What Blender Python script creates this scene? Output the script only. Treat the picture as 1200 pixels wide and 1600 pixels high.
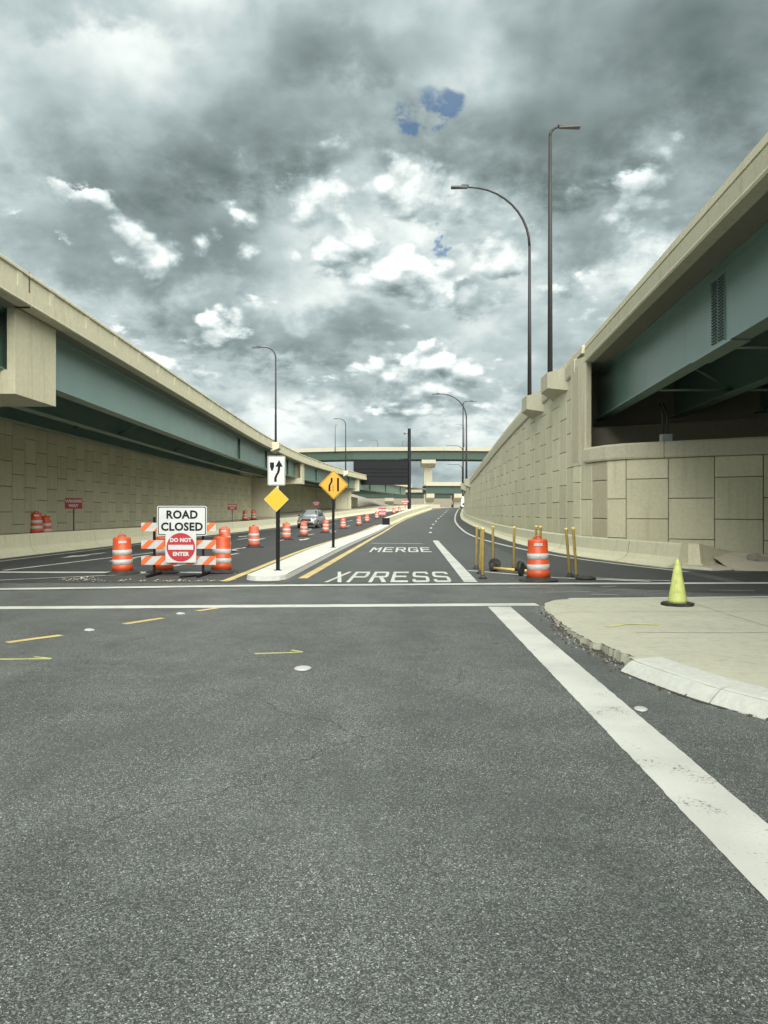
import bpy, bmesh, math, random
from mathutils import Vector, Matrix
R = math.radians
random.seed(7)
SC = bpy.context.scene
for _o in list(bpy.data.objects):
    bpy.data.objects.remove(_o)

# ------------------------------------------------------------------ camera
cam_data = bpy.data.cameras.new('camera')
cam = bpy.data.objects.new('camera', cam_data)
SC.collection.objects.link(cam)
cam.location = (0.0, 0.0, 1.6)
cam.rotation_euler = (R(90), 0, 0)
cam_data.sensor_fit = 'HORIZONTAL'
cam_data.sensor_width = 36.0
cam_data.lens = 36.0
cam_data.clip_start = 0.05
cam_data.clip_end = 6000.0
SC.camera = cam

# ------------------------------------------------------------------ small node language
class S:
    """a node socket with arithmetic"""
    def __init__(self, nt, sock): self.nt, self.s = nt, sock
    def _m(self, op, *args):
        n = self.nt.nodes.new('ShaderNodeMath'); n.operation = op
        for i, a in enumerate((self,) + args):
            if isinstance(a, S): self.nt.links.new(a.s, n.inputs[i])
            else: n.inputs[i].default_value = a
        return S(self.nt, n.outputs[0])
    def __add__(self, o): return self._m('ADD', o)
    __radd__ = __add__
    def __mul__(self, o): return self._m('MULTIPLY', o)
    __rmul__ = __mul__
    def __sub__(self, o): return self._m('SUBTRACT', o)
    def __truediv__(self, o): return self._m('DIVIDE', o)
    def max(self, o): return self._m('MAXIMUM', o)
    def min(self, o): return self._m('MINIMUM', o)
    def pow(self, o): return self._m('POWER', o)
    def clamp(self): return self._m('MAXIMUM', 0.0)._m('MINIMUM', 1.0)
    def smooth(self, a, b, lo=0.0, hi=1.0, kind='SMOOTHSTEP'):
        n = self.nt.nodes.new('ShaderNodeMapRange'); n.interpolation_type = kind; n.clamp = True
        self.nt.links.new(self.s, n.inputs['Value'])
        for k, v in (('From Min', a), ('From Max', b), ('To Min', lo), ('To Max', hi)): n.inputs[k].default_value = v
        return S(self.nt, n.outputs['Result'])

class V:
    """a vector or colour socket"""
    def __init__(self, nt, sock): self.nt, self.s = nt, sock
    def _m(self, op, *args, out=0):
        n = self.nt.nodes.new('ShaderNodeVectorMath'); n.operation = op
        for i, a in enumerate((self,) + args):
            if isinstance(a, (S, V)): self.nt.links.new(a.s, n.inputs[i])
            else: n.inputs[i].default_value = a
        return n.outputs[out]
    def __add__(self, o): return V(self.nt, self._m('ADD', o))
    def __sub__(self, o): return V(self.nt, self._m('SUBTRACT', o))
    def __mul__(self, o): return V(self.nt, self._m('MULTIPLY', o))
    def scale(self, k):
        n = self.nt.nodes.new('ShaderNodeVectorMath'); n.operation = 'SCALE'
        self.nt.links.new(self.s, n.inputs[0])
        if isinstance(k, S): self.nt.links.new(k.s, n.inputs['Scale'])
        else: n.inputs['Scale'].default_value = k
        return V(self.nt, n.outputs[0])
    def length(self): return S(self.nt, self._m('LENGTH', out='Value'))
    def dot(self, o): return S(self.nt, self._m('DOT_PRODUCT', o, out='Value'))
    def xyz(self):
        n = self.nt.nodes.new('ShaderNodeSeparateXYZ'); self.nt.links.new(self.s, n.inputs[0])
        return tuple(S(self.nt, n.outputs[i]) for i in range(3))

def combine(nt, x, y, z):
    n = nt.nodes.new('ShaderNodeCombineXYZ')
    for i, a in enumerate((x, y, z)):
        if isinstance(a, S): nt.links.new(a.s, n.inputs[i])
        else: n.inputs[i].default_value = a
    return V(nt, n.outputs[0])

def noise(nt, vec, scale, detail=4.0, rough=0.5, dist=0.0, color=False, lac=2.0, dims='3D'):
    n = nt.nodes.new('ShaderNodeTexNoise'); n.noise_dimensions = dims
    n.inputs['Scale'].default_value = scale; n.inputs['Detail'].default_value = detail
    n.inputs['Roughness'].default_value = rough; n.inputs['Distortion'].default_value = dist
    n.inputs['Lacunarity'].default_value = lac
    nt.links.new(vec.s, n.inputs['Vector'])
    return V(nt, n.outputs['Color']) if color else S(nt, n.outputs['Fac'])

def voronoi(nt, vec, scale, feature='F1', out='Color', rnd=1.0, dims='3D', detail=0.0, rough=0.5, smooth=None):
    n = nt.nodes.new('ShaderNodeTexVoronoi'); n.voronoi_dimensions = dims; n.feature = feature
    n.inputs['Detail'].default_value = detail; n.inputs['Roughness'].default_value = rough
    if smooth is not None: n.inputs['Smoothness'].default_value = smooth
    n.inputs['Scale'].default_value = scale
    n.inputs['Randomness'].default_value = rnd
    nt.links.new(vec.s, n.inputs['Vector'])
    return V(nt, n.outputs[out]) if out == 'Color' else S(nt, n.outputs[out])

def mix(nt, fac, a, b, blend='MIX'):
    n = nt.nodes.new('ShaderNodeMix'); n.data_type = 'RGBA'; n.blend_type = blend; n.clamp_factor = True
    if isinstance(fac, S): nt.links.new(fac.s, n.inputs[0])
    else: n.inputs[0].default_value = fac
    for idx, c in ((6, a), (7, b)):
        if isinstance(c, (S, V)): nt.links.new(c.s, n.inputs[idx])
        else: n.inputs[idx].default_value = (c[0], c[1], c[2], 1.0)
    return V(nt, n.outputs[2])

def ramp(nt, fac, stops, interp='LINEAR'):
    n = nt.nodes.new('ShaderNodeValToRGB'); nt.links.new(fac.s, n.inputs[0])
    cr = n.color_ramp; cr.interpolation = interp
    while len(cr.elements) < len(stops): cr.elements.new(0.5)
    for e, (p, c) in zip(cr.elements, stops):
        e.position = p; e.color = (c[0], c[1], c[2], 1.0)
    return V(nt, n.outputs[0])

# ------------------------------------------------------------------ sky and sun
SUN_EL, SUN_AZ = R(41), R(169)          # azimuth clockwise from +Y: behind the camera, a little to its right
sun_dir = Vector((math.sin(SUN_AZ) * math.cos(SUN_EL), math.cos(SUN_AZ) * math.cos(SUN_EL), math.sin(SUN_EL)))
world = bpy.data.worlds.new('World'); SC.world = world; world.use_nodes = True
wt = world.node_tree; wt.nodes.clear()

def build_sky(nt):
    tc = nt.nodes.new('ShaderNodeTexCoord')
    d0 = V(nt, tc.outputs['Generated'])
    d = V(nt, d0._m('NORMALIZE'))
    x, y, z = d.xyz()
    h = z.max(0.0) + 0.42
    P = combine(nt, x / h, y / h, 0.0)                       # a flat cloud deck seen from below
    wrp = noise(nt, P, 3.5, 2, 0.5, color=True, dims='2D') - (0.5, 0.5, 0.5)
    Q = P + wrp.scale(0.06) + (3.1, 1.7, 0.0); Q2 = Q - P.scale(0.03)   # Q2: the same deck a little higher up, towards the light
    soft = noise(nt, P + (9.0, 4.0, 0.0), 2.7, 7, 0.52, dims='2D')
    soft_up = noise(nt, P.scale(0.95) + (9.0, 4.0, 0.0), 2.7, 5, 0.52, dims='2D')
    fine = noise(nt, Q, 9.0, 5, 0.62, dims='2D')
    def heap(q, det):                                        # heaped cloud: rounded heads with ragged rims
        return voronoi(nt, q, 7.5, feature='F1', out='Distance', dims='2D', detail=2.0, rough=0.6) * -0.32 + noise(nt, q, 4.0, det, 0.60, dims='2D') + 0.12
    bil = heap(Q, 7)
    bil_up = heap(Q2, 6)
    # larger masses, placed by bearing and height above the horizon, edges broken up by noise
    wd = noise(nt, d, 7.0, 3, 0.6, color=True) - (0.5, 0.5, 0.5)
    dw = d + wd.scale(0.10) + combine(nt, bil - 0.48, 0.0, fine - 0.5).scale(0.12)
    def blob(px, py, rx, ry, w, soft=0.2):
        c = Vector((px - 600, 1200, 800 - py)).normalized()
        q = (dw - tuple(c)) * (1200.0 / rx, 1200.0 / max(rx, ry), 1200.0 / ry)
        return q.length().smooth(soft, 1.3, w, 0.0)
    def total(lst, soft=0.2):
        t = None
        for b in lst:
            v = blob(*b, soft=soft); t = v if t is None else t + v
        return t
    dark, light, blue = total(SKY_DARK), total(SKY_LIGHT), total(SKY_BLUE, 0.1)
    front = (bil + light * 0.22 - dark * 0.06).smooth(0.43, 0.59) * light.smooth(0.06, 0.36)
    emb = bil - bil_up
    Kf = dark * 0.6 - light * 0.18 - emb * 2.6 - (bil - 0.5) * 0.30 + (fine - 0.5) * 0.5 + 0.30
    Kb = dark * 1.10 - light * 0.11 + (soft - 0.5) * 1.75 - (soft - soft_up) * 1.7 + (fine - 0.5) * 0.50 + (bil - 0.48) * 0.30 + z.smooth(0.02, 0.26, 0.40, 0.29)
    K = Kb + (Kf - Kb) * front
    K = K.smooth(-0.25, 1.05, 0.0, 1.0, kind='LINEAR')
    col = ramp(nt, K, [(0.0, (0.95, 1.0, 0.965)), (0.20, (0.74, 0.80, 0.775)), (0.45, (0.44, 0.52, 0.52)),
                       (0.68, (0.26, 0.32, 0.32)), (0.88, (0.158, 0.204, 0.20)), (1.0, (0.105, 0.145, 0.142))])
    sky = nt.nodes.new('ShaderNodeTexSky'); sky.sky_type = 'NISHITA'; sky.sun_disc = False
    sky.sun_elevation = SUN_EL; sky.sun_rotation = SUN_AZ
    clear = V(nt, sky.outputs[0]).scale(0.075) * (0.8, 1.0, 1.12)
    hole = (blue - (bil - 0.48) * 1.1 + (fine - 0.5) * 1.6).smooth(0.36, 0.72) * blue.smooth(0.12, 0.45, 0.0, 0.8)
    col = mix(nt, hole, col, clear)
    # the thin cloud round the hidden sun is brighter
    glow = d.dot(tuple(sun_dir)).smooth(0.55, 1.0, 1.0, 1.5)
    col = col.scale(glow)
    bg = nt.nodes.new('ShaderNodeBackground'); bg.inputs['Strength'].default_value = SKY_GAIN
    nt.links.new(col.s, bg.inputs['Color'])
    out = nt.nodes.new('ShaderNodeOutputWorld')
    nt.links.new(bg.outputs[0], out.inputs['Surface'])

SKY_GAIN = 0.70
#            bearing/height as seen over the road, half width, half height, weight
SKY_DARK = [(930, 130, 330, 170, 0.52), (740, 235, 190, 70, 0.25), (370, 195, 150, 85, 0.42), (470, 70, 130, 50, 0.30),
            (90, 215, 190, 90, 0.30), (190, 15, 120, 45, 0.30), (150, 385, 240, 80, 0.26), (460, 535, 190, 55, 0.42),
            (640, 610, 190, 40, 0.26), (900, 380, 130, 55, 0.26), (300, 460, 130, 70, 0.20), (660, 455, 150, 22, 0.22),
            (1100, 330, 160, 60, 0.20), (260, 620, 160, 50, 0.2)]
SKY_LIGHT = [(55, 308, 130, 26, 0.85), (238, 385, 80, 60, 0.85), (470, 430, 170, 60, 1.0), (700, 405, 170, 55, 1.0),
             (335, 492, 70, 38, 0.8), (600, 290, 150, 85, 0.42), (985, 320, 120, 55, 0.7), (690, 592, 130, 45, 0.85),
             (655, 45, 60, 110, 0.6), (540, 655, 300, 36, 0.5), (790, 500, 170, 45, 0.55), (420, 300, 90, 50, 0.4),
             (260, 560, 150, 40, 0.5), (1010, 440, 130, 50, 0.5)]
SKY_BLUE = [(625, 180, 42, 36, 0.56), (655, 340, 26, 30, 0.58), (265, 185, 40, 26, 0.34), (948, 292, 36, 24, 0.30)]
build_sky(wt)
world.cycles.sampling_method = 'MANUAL'; world.cycles.sample_map_resolution = 256

sun_data = bpy.data.lights.new('sun', 'SUN'); sun = bpy.data.objects.new('sun', sun_data)
SC.collection.objects.link(sun)
sun_data.energy = 5.0; sun_data.angle = R(78); sun_data.color = (1.0, 0.965, 0.87)
sun.rotation_euler = sun_dir.to_track_quat('Z', 'Y').to_euler()

SC.view_settings.view_transform = 'Standard'; SC.view_settings.look = 'None'
SC.view_settings.exposure = 0.82; SC.view_settings.gamma = 1.0
SC.view_settings.use_curve_mapping = False
SC.cycles.use_denoising = True
SC.cycles.max_bounces = 5; SC.cycles.diffuse_bounces = 4; SC.cycles.glossy_bounces = 2
SC.cycles.use_adaptive_sampling = True; SC.cycles.adaptive_threshold = 0.02

# ------------------------------------------------------------------ materials
MATS = {}
def new_mat(name):
    m = bpy.data.materials.new(name); m.use_nodes = True
    nt = m.node_tree; nt.nodes.clear()
    out = nt.nodes.new('ShaderNodeOutputMaterial'); b = nt.nodes.new('ShaderNodeBsdfPrincipled')
    nt.links.new(b.outputs[0], out.inputs[0])
    MATS[name] = m
    return m, nt, b
def setc(nt, b, col, rough=0.7, metal=0.0, spec=0.5):
    if isinstance(col, (V, S)): nt.links.new(col.s, b.inputs['Base Color'])
    else: b.inputs['Base Color'].default_value = (*col, 1)
    if isinstance(rough, S): nt.links.new(rough.s, b.inputs['Roughness'])
    else: b.inputs['Roughness'].default_value = rough
    b.inputs['Metallic'].default_value = metal
    b.inputs['Specular IOR Level'].default_value = spec
def bump(nt, b, height, strength=0.3, dist=0.01):
    n = nt.nodes.new('ShaderNodeBump'); n.inputs['Strength'].default_value = strength; n.inputs['Distance'].default_value = dist
    nt.links.new(height.s, n.inputs['Height']); nt.links.new(n.outputs[0], b.inputs['Normal'])
def wpos(nt):
    g = nt.nodes.new('ShaderNodeNewGeometry'); return V(nt, g.outputs['Position'])
def opos(nt):
    g = nt.nodes.new('ShaderNodeTexCoord'); return V(nt, g.outputs['Object'])
def orand(nt):
    g = nt.nodes.new('ShaderNodeObjectInfo'); return S(nt, g.outputs['Random'])

def asphalt(name, base, light, frac, patch=0.22, grain=1.0):
    m, nt, b = new_mat(name); p = wpos(nt)
    flat = p * (1, 1, 0)
    jit = noise(nt, flat, 90, 1, 0.5, color=True, dims='2D') - (0.5, 0.5, 0.5)
    q = flat + jit.scale(0.010)
    r, g, bl = voronoi(nt, q, 185.0, out='Color', dims='2D').xyz()
    r2, g2, b2 = voronoi(nt, q + (0.37, 0.11, 0), 330.0, out='Color', dims='2D').xyz()
    dens = noise(nt, flat, 0.8, 3, 0.6, dims='2D')
    w = noise(nt, p * (1.0, 0.16, 0), 0.75, 3, 0.55, dims='2D')        # long streaks along the wheel paths
    w2 = noise(nt, flat, 2.3, 3, 0.6, dims='2D')
    tone = (r.pow(3.0) * 2.2 + 0.30) * 0.70 + (r2.pow(2.0) * 1.5 + 0.35) * 0.30      # mixed tones of packed stone
    tone = (tone - 0.85) * grain + 0.85
    col = mix(nt, w, tuple(c * (1 - patch) for c in base), tuple(c * (1 + patch) for c in base))
    col = col.scale(w2.smooth(0.3, 0.7, 0.90, 1.10)).scale(tone)
    fleck = (g2 + (dens - 0.5) * 0.16).smooth(1.0 - frac, 1.0 - frac + 0.05) * b2.smooth(0, 1, 0.1, 0.9)
    col = mix(nt, fleck, col, light)
    chip_ = (bl + (dens - 0.5) * 0.10).smooth(0.962, 0.985) * (0.75 * grain - 0.25)
    col = mix(nt, chip_.clamp(), col, tuple(min(c * 1.25, 0.6) for c in light))
    stain = noise(nt, p * (1.0, 0.45, 0), 1.3, 2, 0.5, dims='2D').smooth(0.60, 0.78, 0.0, 0.32)
    col = mix(nt, stain, col, tuple(c * 0.5 for c in base))
    wob = noise(nt, flat, 1.7, 3, 0.6, color=True, dims='2D') - (0.5, 0.5, 0.5)
    ck = voronoi(nt, flat + wob.scale(0.55), 0.33, feature='DISTANCE_TO_EDGE', out='Distance', dims='2D')
    crack = ck.smooth(0.0012, 0.0035, 1.0, 0.0) * dens.smooth(0.46, 0.60, 0.0, 0.75)
    col = mix(nt, crack, col, tuple(c * 0.25 for c in base))
    setc(nt, b, col, r.smooth(0, 1, 0.55, 0.85, 'LINEAR'), 0, 0.5)
    bump(nt, b, r, 0.45, 0.005)
    return m
asphalt('asphalt_old', (0.072, 0.080, 0.075), (0.36, 0.38, 0.35), 0.075, patch=0.34, grain=1.15)
asphalt('asphalt_lane', (0.062, 0.067, 0.064), (0.22, 0.23, 0.22), 0.05, grain=0.7)
asphalt('asphalt_new', (0.040, 0.043, 0.042), (0.14, 0.145, 0.14), 0.04, grain=0.6)

def paint(name, base, under=(0.09, 0.095, 0.09), wear=0.35):
    m, nt, b = new_mat(name); p = wpos(nt) * (1, 1, 0)
    n1 = noise(nt, p, 3.0, 6, 0.65); n2 = noise(nt, p, 45.0, 3, 0.6); n3 = noise(nt, p, 1.1, 3, 0.5)
    worn = (n1 * 0.55 + n2 * 0.45).smooth(0.575 - wear * 0.06, 0.66, 0.0, 0.85)
    col = mix(nt, n3.smooth(0.35, 0.7), base, tuple(c * 0.80 for c in base))
    col = mix(nt, n2.smooth(0.5, 0.75, 0, 0.25), col, tuple(c * 0.6 for c in base))
    col = mix(nt, worn, col, under)
    setc(nt, b, col, 0.65, 0, 0.4); bump(nt, b, n2, 0.3, 0.004)
    return m
paint('paint_white', (0.46, 0.47, 0.435)); paint('paint_yellow', (0.49, 0.385, 0.155), wear=0.6)
paint('paint_faint', (0.32, 0.33, 0.31), wear=1.6); paint('spray_yellow', (0.46, 0.46, 0.18), wear=1.2)

def concrete(name, base, var=0.12, streak=0.25, rnd=0.0, rough=0.85, scale=1.0, stain=(0.55, 0.5, 0.42)):
    m, nt, b = new_mat(name); p = wpos(nt)
    n1 = noise(nt, p, 0.8 * scale, 3, 0.6); n2 = noise(nt, p, 9.0 * scale, 3, 0.65); n3 = noise(nt, p, 120.0, 0, 0.6)
    st = noise(nt, p * (3.0, 3.0, 0.22), 1.3 * scale, 3, 0.6)
    col = mix(nt, n1, tuple(c * (1 - var) for c in base), tuple(c * (1 + var) for c in base))
    col = col.scale(n2.smooth(0.25, 0.75, 0.93, 1.06)).scale(n3.smooth(0.2, 0.8, 0.94, 1.05))
    col = mix(nt, st.smooth(0.50, 0.74, 0.0, streak), col, tuple(c * s for c, s in zip(base, stain)))
    if rnd: col = col.scale(orand(nt).smooth(0, 1, 1 - rnd, 1 + rnd, 'LINEAR'))
    setc(nt, b, col, rough, 0, 0.3)
    bump(nt, b, n3, 0.2, 0.004)
    return m
concrete('panel', (0.55, 0.53, 0.385), 0.09, 0.27, rnd=0.07)
concrete('panel_dark', (0.40, 0.37, 0.27), 0.06, 0.15, rnd=0.03)
concrete('joint', (0.10, 0.09, 0.06))
concrete('coping', (0.48, 0.46, 0.345), 0.09, 0.3)
concrete('textured', (0.42, 0.395, 0.29), 0.10, 0.2, scale=3)
concrete('bridge_concrete', (0.50, 0.48, 0.35), 0.08, 0.28)
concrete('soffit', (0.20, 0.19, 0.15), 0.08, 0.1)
concrete('barrier', (0.52, 0.505, 0.37), 0.07, 0.3, stain=(0.7, 0.66, 0.6))
concrete('apron', (0.44, 0.42, 0.33), 0.12, 0.3)
concrete('island', (0.47, 0.485, 0.445), 0.10, 0.12)
concrete('sidewalk', (0.36, 0.36, 0.285), 0.14, 0.30, scale=1.4)
concrete('kerb_paint', (0.42, 0.435, 0.40), 0.10, 0.3, scale=2.0, stain=(0.6, 0.58, 0.52))
concrete('rubble', (0.34, 0.32, 0.27), 0.35, 0.3, rnd=0.35, scale=6)
concrete('dirt', (0.20, 0.185, 0.145), 0.3, 0.3, scale=2)
concrete('sand', (0.44, 0.41, 0.31), 0.2, 0.2, scale=2)
concrete('debris', (0.055, 0.048, 0.038), 0.5, 0.3, scale=5)
concrete('far_concrete', (0.31, 0.295, 0.235), 0.06, 0.12)

def plain(name, col, rough=0.5, metal=0.0, var=0.12, scale=6.0, spec=0.5, rnd=0.0):
    m, nt, b = new_mat(name); p = opos(nt)
    n1 = noise(nt, p, scale, 4, 0.6)
    c = mix(nt, n1, tuple(x * (1 - var) for x in col), tuple(x * (1 + var) for x in col))
    if rnd: c = c.scale(orand(nt).smooth(0, 1, 1 - rnd, 1 + rnd, 'LINEAR'))
    setc(nt, b, c, rough, metal, spec)
    return m
def dirty(name, col, dirt, amount=0.5, rough=0.5, scale=7.0):
    m, nt, b = new_mat(name); p = opos(nt)
    r = orand(nt); off = combine(nt, r * 17.0, r * 5.0, r * 9.0)
    q = p + off
    n1 = noise(nt, q, scale, 5, 0.65); n2 = noise(nt, q * (1, 1, 0.25), scale * 2.5, 4, 0.6)
    c = mix(nt, n1.smooth(0.45, 0.72, 0, amount), col, dirt)
    c = mix(nt, n2.smooth(0.58, 0.75, 0, amount), c, dirt)
    setc(nt, b, c, rough, 0, 0.4)
    return m
def steel(name, col, rough, spec):
    m, nt, b = new_mat(name); p = wpos(nt)
    n1 = noise(nt, p, 0.7, 4, 0.6); st = noise(nt, p * (1.5, 1.5, 0.15), 2.0, 4, 0.6)
    c = mix(nt, n1, tuple(x * 0.90 for x in col), tuple(x * 1.10 for x in col))
    c = mix(nt, st.smooth(0.5, 0.75, 0, 0.22), c, tuple(x * 0.62 for x in col))
    setc(nt, b, c, n1.smooth(0.3, 0.7, rough, rough + 0.1), 0, spec)
    return m
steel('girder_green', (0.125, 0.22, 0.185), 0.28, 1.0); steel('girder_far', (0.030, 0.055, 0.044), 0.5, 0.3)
plain('bolt_dark', (0.07, 0.09, 0.085)); plain('steel_dark', (0.05, 0.055, 0.06), 0.6)
plain('bearing_grey', (0.42, 0.44, 0.43), 0.6)
plain('pole_bronze', (0.030, 0.028, 0.029), 0.55, 0.0, spec=0.25)
plain('luminaire_grey', (0.06, 0.062, 0.065), 0.5, 0.0, spec=0.25)
plain('black_panel', (0.007, 0.008, 0.010), 0.6, spec=0.15); plain('black_post', (0.006, 0.006, 0.007), 0.6, spec=0.15)
dirty('rubber', (0.018, 0.018, 0.018), (0.09, 0.085, 0.075), 0.5, 0.8)
dirty('drum_orange', (0.45, 0.060, 0.014), (0.27, 0.06, 0.025), 0.5, 0.42)
dirty('drum_faded', (0.46, 0.085, 0.04), (0.33, 0.10, 0.06), 0.5, 0.5)
dirty('reflective_white', (0.40, 0.40, 0.395), (0.30, 0.28, 0.25), 0.6, 0.35)
dirty('reflective_orange', (0.52, 0.11, 0.025), (0.36, 0.10, 0.04), 0.4, 0.4)
dirty('post_yellow', (0.64, 0.47, 0.14), (0.36, 0.27, 0.10), 0.45, 0.45)
dirty('cone_lime', (0.47, 0.52, 0.17), (0.20, 0.22, 0.07), 0.55, 0.5)
dirty('sign_white', (0.43, 0.45, 0.45), (0.36, 0.37, 0.36), 0.35, 0.4, 5)
dirty('sign_red', (0.33, 0.018, 0.026), (0.25, 0.02, 0.026), 0.4, 0.4)
dirty('sign_yellow', (0.52, 0.31, 0.015), (0.44, 0.26, 0.015), 0.35, 0.4, 3)
dirty('sign_amber', (0.50, 0.25, 0.018), (0.40, 0.20, 0.018), 0.35, 0.4, 3)
plain('sign_black', (0.008, 0.008, 0.009), 0.6, spec=0.15); plain('sign_border_red', (0.42, 0.10, 0.03), 0.5)
plain('aluminium', (0.42, 0.43, 0.42), 0.4, 0.7)
plain('car_silver', (0.20, 0.21, 0.22), 0.28, 0.4, 0.03); plain('car_black', (0.012, 0.012, 0.014), 0.35)
plain('car_glass', (0.02, 0.03, 0.035), 0.15, 0.0, 0.02, spec=0.12); plain('head_lamp', (0.85, 0.87, 0.88), 0.12, 0.3, 0.02)
plain('tyre', (0.015, 0.015, 0.016), 0.85); plain('wheel_alloy', (0.38, 0.39, 0.40), 0.3, 0.8)
plain('truck_white', (0.72, 0.73, 0.72), 0.4); plain('tail_red', (0.4, 0.02, 0.02), 0.4)

# ------------------------------------------------------------------ mesh helpers
class MB:
    def __init__(self): self.v, self.f, self.m, self.sm = [], [], [], []
    def add(self, vs, fs, mi=0, smooth=False):
        o = len(self.v); self.v += [tuple(p) for p in vs]
        for f in fs: self.f.append(tuple(i + o for i in f)); self.m.append(mi); self.sm.append(smooth)
        return self
    def box(self, x0, x1, y0, y1, z0, z1, mi=0):
        return self.add([(x0,y0,z0),(x1,y0,z0),(x1,y1,z0),(x0,y1,z0),(x0,y0,z1),(x1,y0,z1),(x1,y1,z1),(x0,y1,z1)],
                        [(0,3,2,1),(4,5,6,7),(0,1,5,4),(1,2,6,5),(2,3,7,6),(3,0,4,7)], mi)
    def hexa(self, p8, mi=0):
        return self.add(p8, [(0,3,2,1),(4,5,6,7),(0,1,5,4),(1,2,6,5),(2,3,7,6),(3,0,4,7)], mi)
    def prism(self, poly, a, b, axis='y', mi=0):
        """poly: 2-D outline; axis y -> (x,z) outline pulled along y, axis z -> (x,y) pulled along z"""
        n = len(poly)
        if axis == 'y': A = [(p[0], a, p[1]) for p in poly]; B = [(p[0], b, p[1]) for p in poly]
        elif axis == 'x': A = [(a, p[0], p[1]) for p in poly]; B = [(b, p[0], p[1]) for p in poly]
        else: A = [(p[0], p[1], a) for p in poly]; B = [(p[0], p[1], b) for p in poly]
        return self.add(A + B, [tuple(range(n - 1, -1, -1)), tuple(range(n, 2 * n))] +
                        [(i, (i + 1) % n, n + (i + 1) % n, n + i) for i in range(n)], mi)
    def lathe(self, prof, n=20, cx=0, cy=0, mi=0, smooth=True, cap=True):
        vs, fs = [], []
        for r, z in prof:
            for k in range(n):
                a = 2 * math.pi * k / n; vs.append((cx + r * math.cos(a), cy + r * math.sin(a), z))
        for j in range(len(prof) - 1):
            for k in range(n):
                k2 = (k + 1) % n; fs.append((j*n+k, j*n+k2, (j+1)*n+k2, (j+1)*n+k))
        if cap: fs.append(tuple(range(n - 1, -1, -1))); fs.append(tuple((len(prof)-1)*n + k for k in range(n)))
        return self.add(vs, fs, mi, smooth)
    def tube(self, pts, rad, n=10, mi=0, smooth=True):
        """pts: points; rad: one radius or one per point"""
        P = [Vector(p) for p in pts]; rr = rad if isinstance(rad, (list, tuple)) else [rad] * len(P)
        vs, fs = [], []; up = None
        for i, p in enumerate(P):
            t = (P[min(i+1, len(P)-1)] - P[max(i-1, 0)]).normalized()
            if up is None:
                up = Vector((1, 0, 0)) if abs(t.x) < 0.9 else Vector((0, 1, 0))
            s = t.cross(up).normalized(); up = s.cross(t).normalized()
            for k in range(n):
                a = 2 * math.pi * k / n; vs.append(p + (s * math.cos(a) + up * math.sin(a)) * rr[i])
        for j in range(len(P) - 1):
            for k in range(n):
                k2 = (k + 1) % n; fs.append((j*n+k, j*n+k2, (j+1)*n+k2, (j+1)*n+k))
        fs.append(tuple(range(n - 1, -1, -1))); fs.append(tuple((len(P)-1)*n + k for k in range(n)))
        return self.add(vs, fs, mi, smooth)
    def sweep(self, path, prof, closed=True, caps=True, mi=0, smooth=False):
        """path: (x, y, z) points; prof: (u, w) outline, u to the right of the direction of travel, w up"""
        vs, fs = [], []; n = len(prof); N = len(path)
        for i, p in enumerate(path):
            a, b = path[max(i-1, 0)], path[min(i+1, N-1)]
            tx, ty = b[0]-a[0], b[1]-a[1]; L = math.hypot(tx, ty) or 1.0
            nx, ny = ty / L, -tx / L
            for u, w in prof: vs.append((p[0] + nx*u, p[1] + ny*u, p[2] + w))
        for i in range(N - 1):
            for k in range(n if closed else n - 1):
                k2 = (k + 1) % n; fs.append((i*n+k, i*n+k2, (i+1)*n+k2, (i+1)*n+k))
        if closed and caps:
            fs.append(tuple(range(n - 1, -1, -1))); fs.append(tuple((N-1)*n + k for k in range(n)))
        return self.add(vs, fs, mi, smooth)
    def sheet(self, rows, mi=0):
        """rows: equal-length lists of points"""
        n = len(rows[0]); vs = [p for r in rows for p in r]
        fs = [(j*n+k, j*n+k+1, (j+1)*n+k+1, (j+1)*n+k) for j in range(len(rows)-1) for k in range(n-1)]
        return self.add(vs, fs, mi)
    def mesh(self, name, mats, origin=(0, 0, 0), fix=True):
        me = bpy.data.meshes.new(name)
        ox, oy, oz = origin
        me.from_pydata([(x-ox, y-oy, z-oz) for x, y, z in self.v], [], self.f)
        for k in (mats if isinstance(mats, (list, tuple)) else [mats]): me.materials.append(MATS[k])
        me.polygons.foreach_set('material_index', self.m); me.polygons.foreach_set('use_smooth', self.sm)
        if fix:
            bm = bmesh.new(); bm.from_mesh(me)
            bmesh.ops.recalc_face_normals(bm, faces=bm.faces); bm.to_mesh(me); bm.free()
        me.update()
        return me
    def build(self, name, mats, parent=None, fix=True, world=True):
        """world: the points are world coordinates; else local to the parent"""
        org = parent_origin(parent) if (world and parent is not None) else (0, 0, 0)
        o = bpy.data.objects.new(name, self.mesh(name, mats, org, fix))
        SC.collection.objects.link(o); o.parent = parent
        return o
def parent_origin(p):
    x = y = z = 0.0
    while p is not None: x += p.location.x; y += p.location.y; z += p.location.z; p = p.parent
    return (x, y, z)
def tag(o, label, cat=None, group=None, kind=None):
    o['label'] = label
    if cat: o['category'] = cat
    if group: o['group'] = group
    if kind: o['kind'] = kind
    return o
def thing(name, label, cat, loc=(0, 0, 0), rz=0.0, group=None):
    o = bpy.data.objects.new(name, None); SC.collection.objects.link(o)
    o.location = loc; o.rotation_euler = (0, 0, rz); o.empty_display_size = 0.2
    return tag(o, label, cat, group)
def copy_tree(o, parent=None):
    c = o.copy(); SC.collection.objects.link(c); c.parent = parent
    for ch in list(o.children): copy_tree(ch, c)
    return c
def place(mesh, name, parent, loc, rot=(0, 0, 0)):
    o = bpy.data.objects.new(name, mesh); SC.collection.objects.link(o)
    o.parent = parent; o.location = loc; o.rotation_euler = rot
    return o
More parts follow.
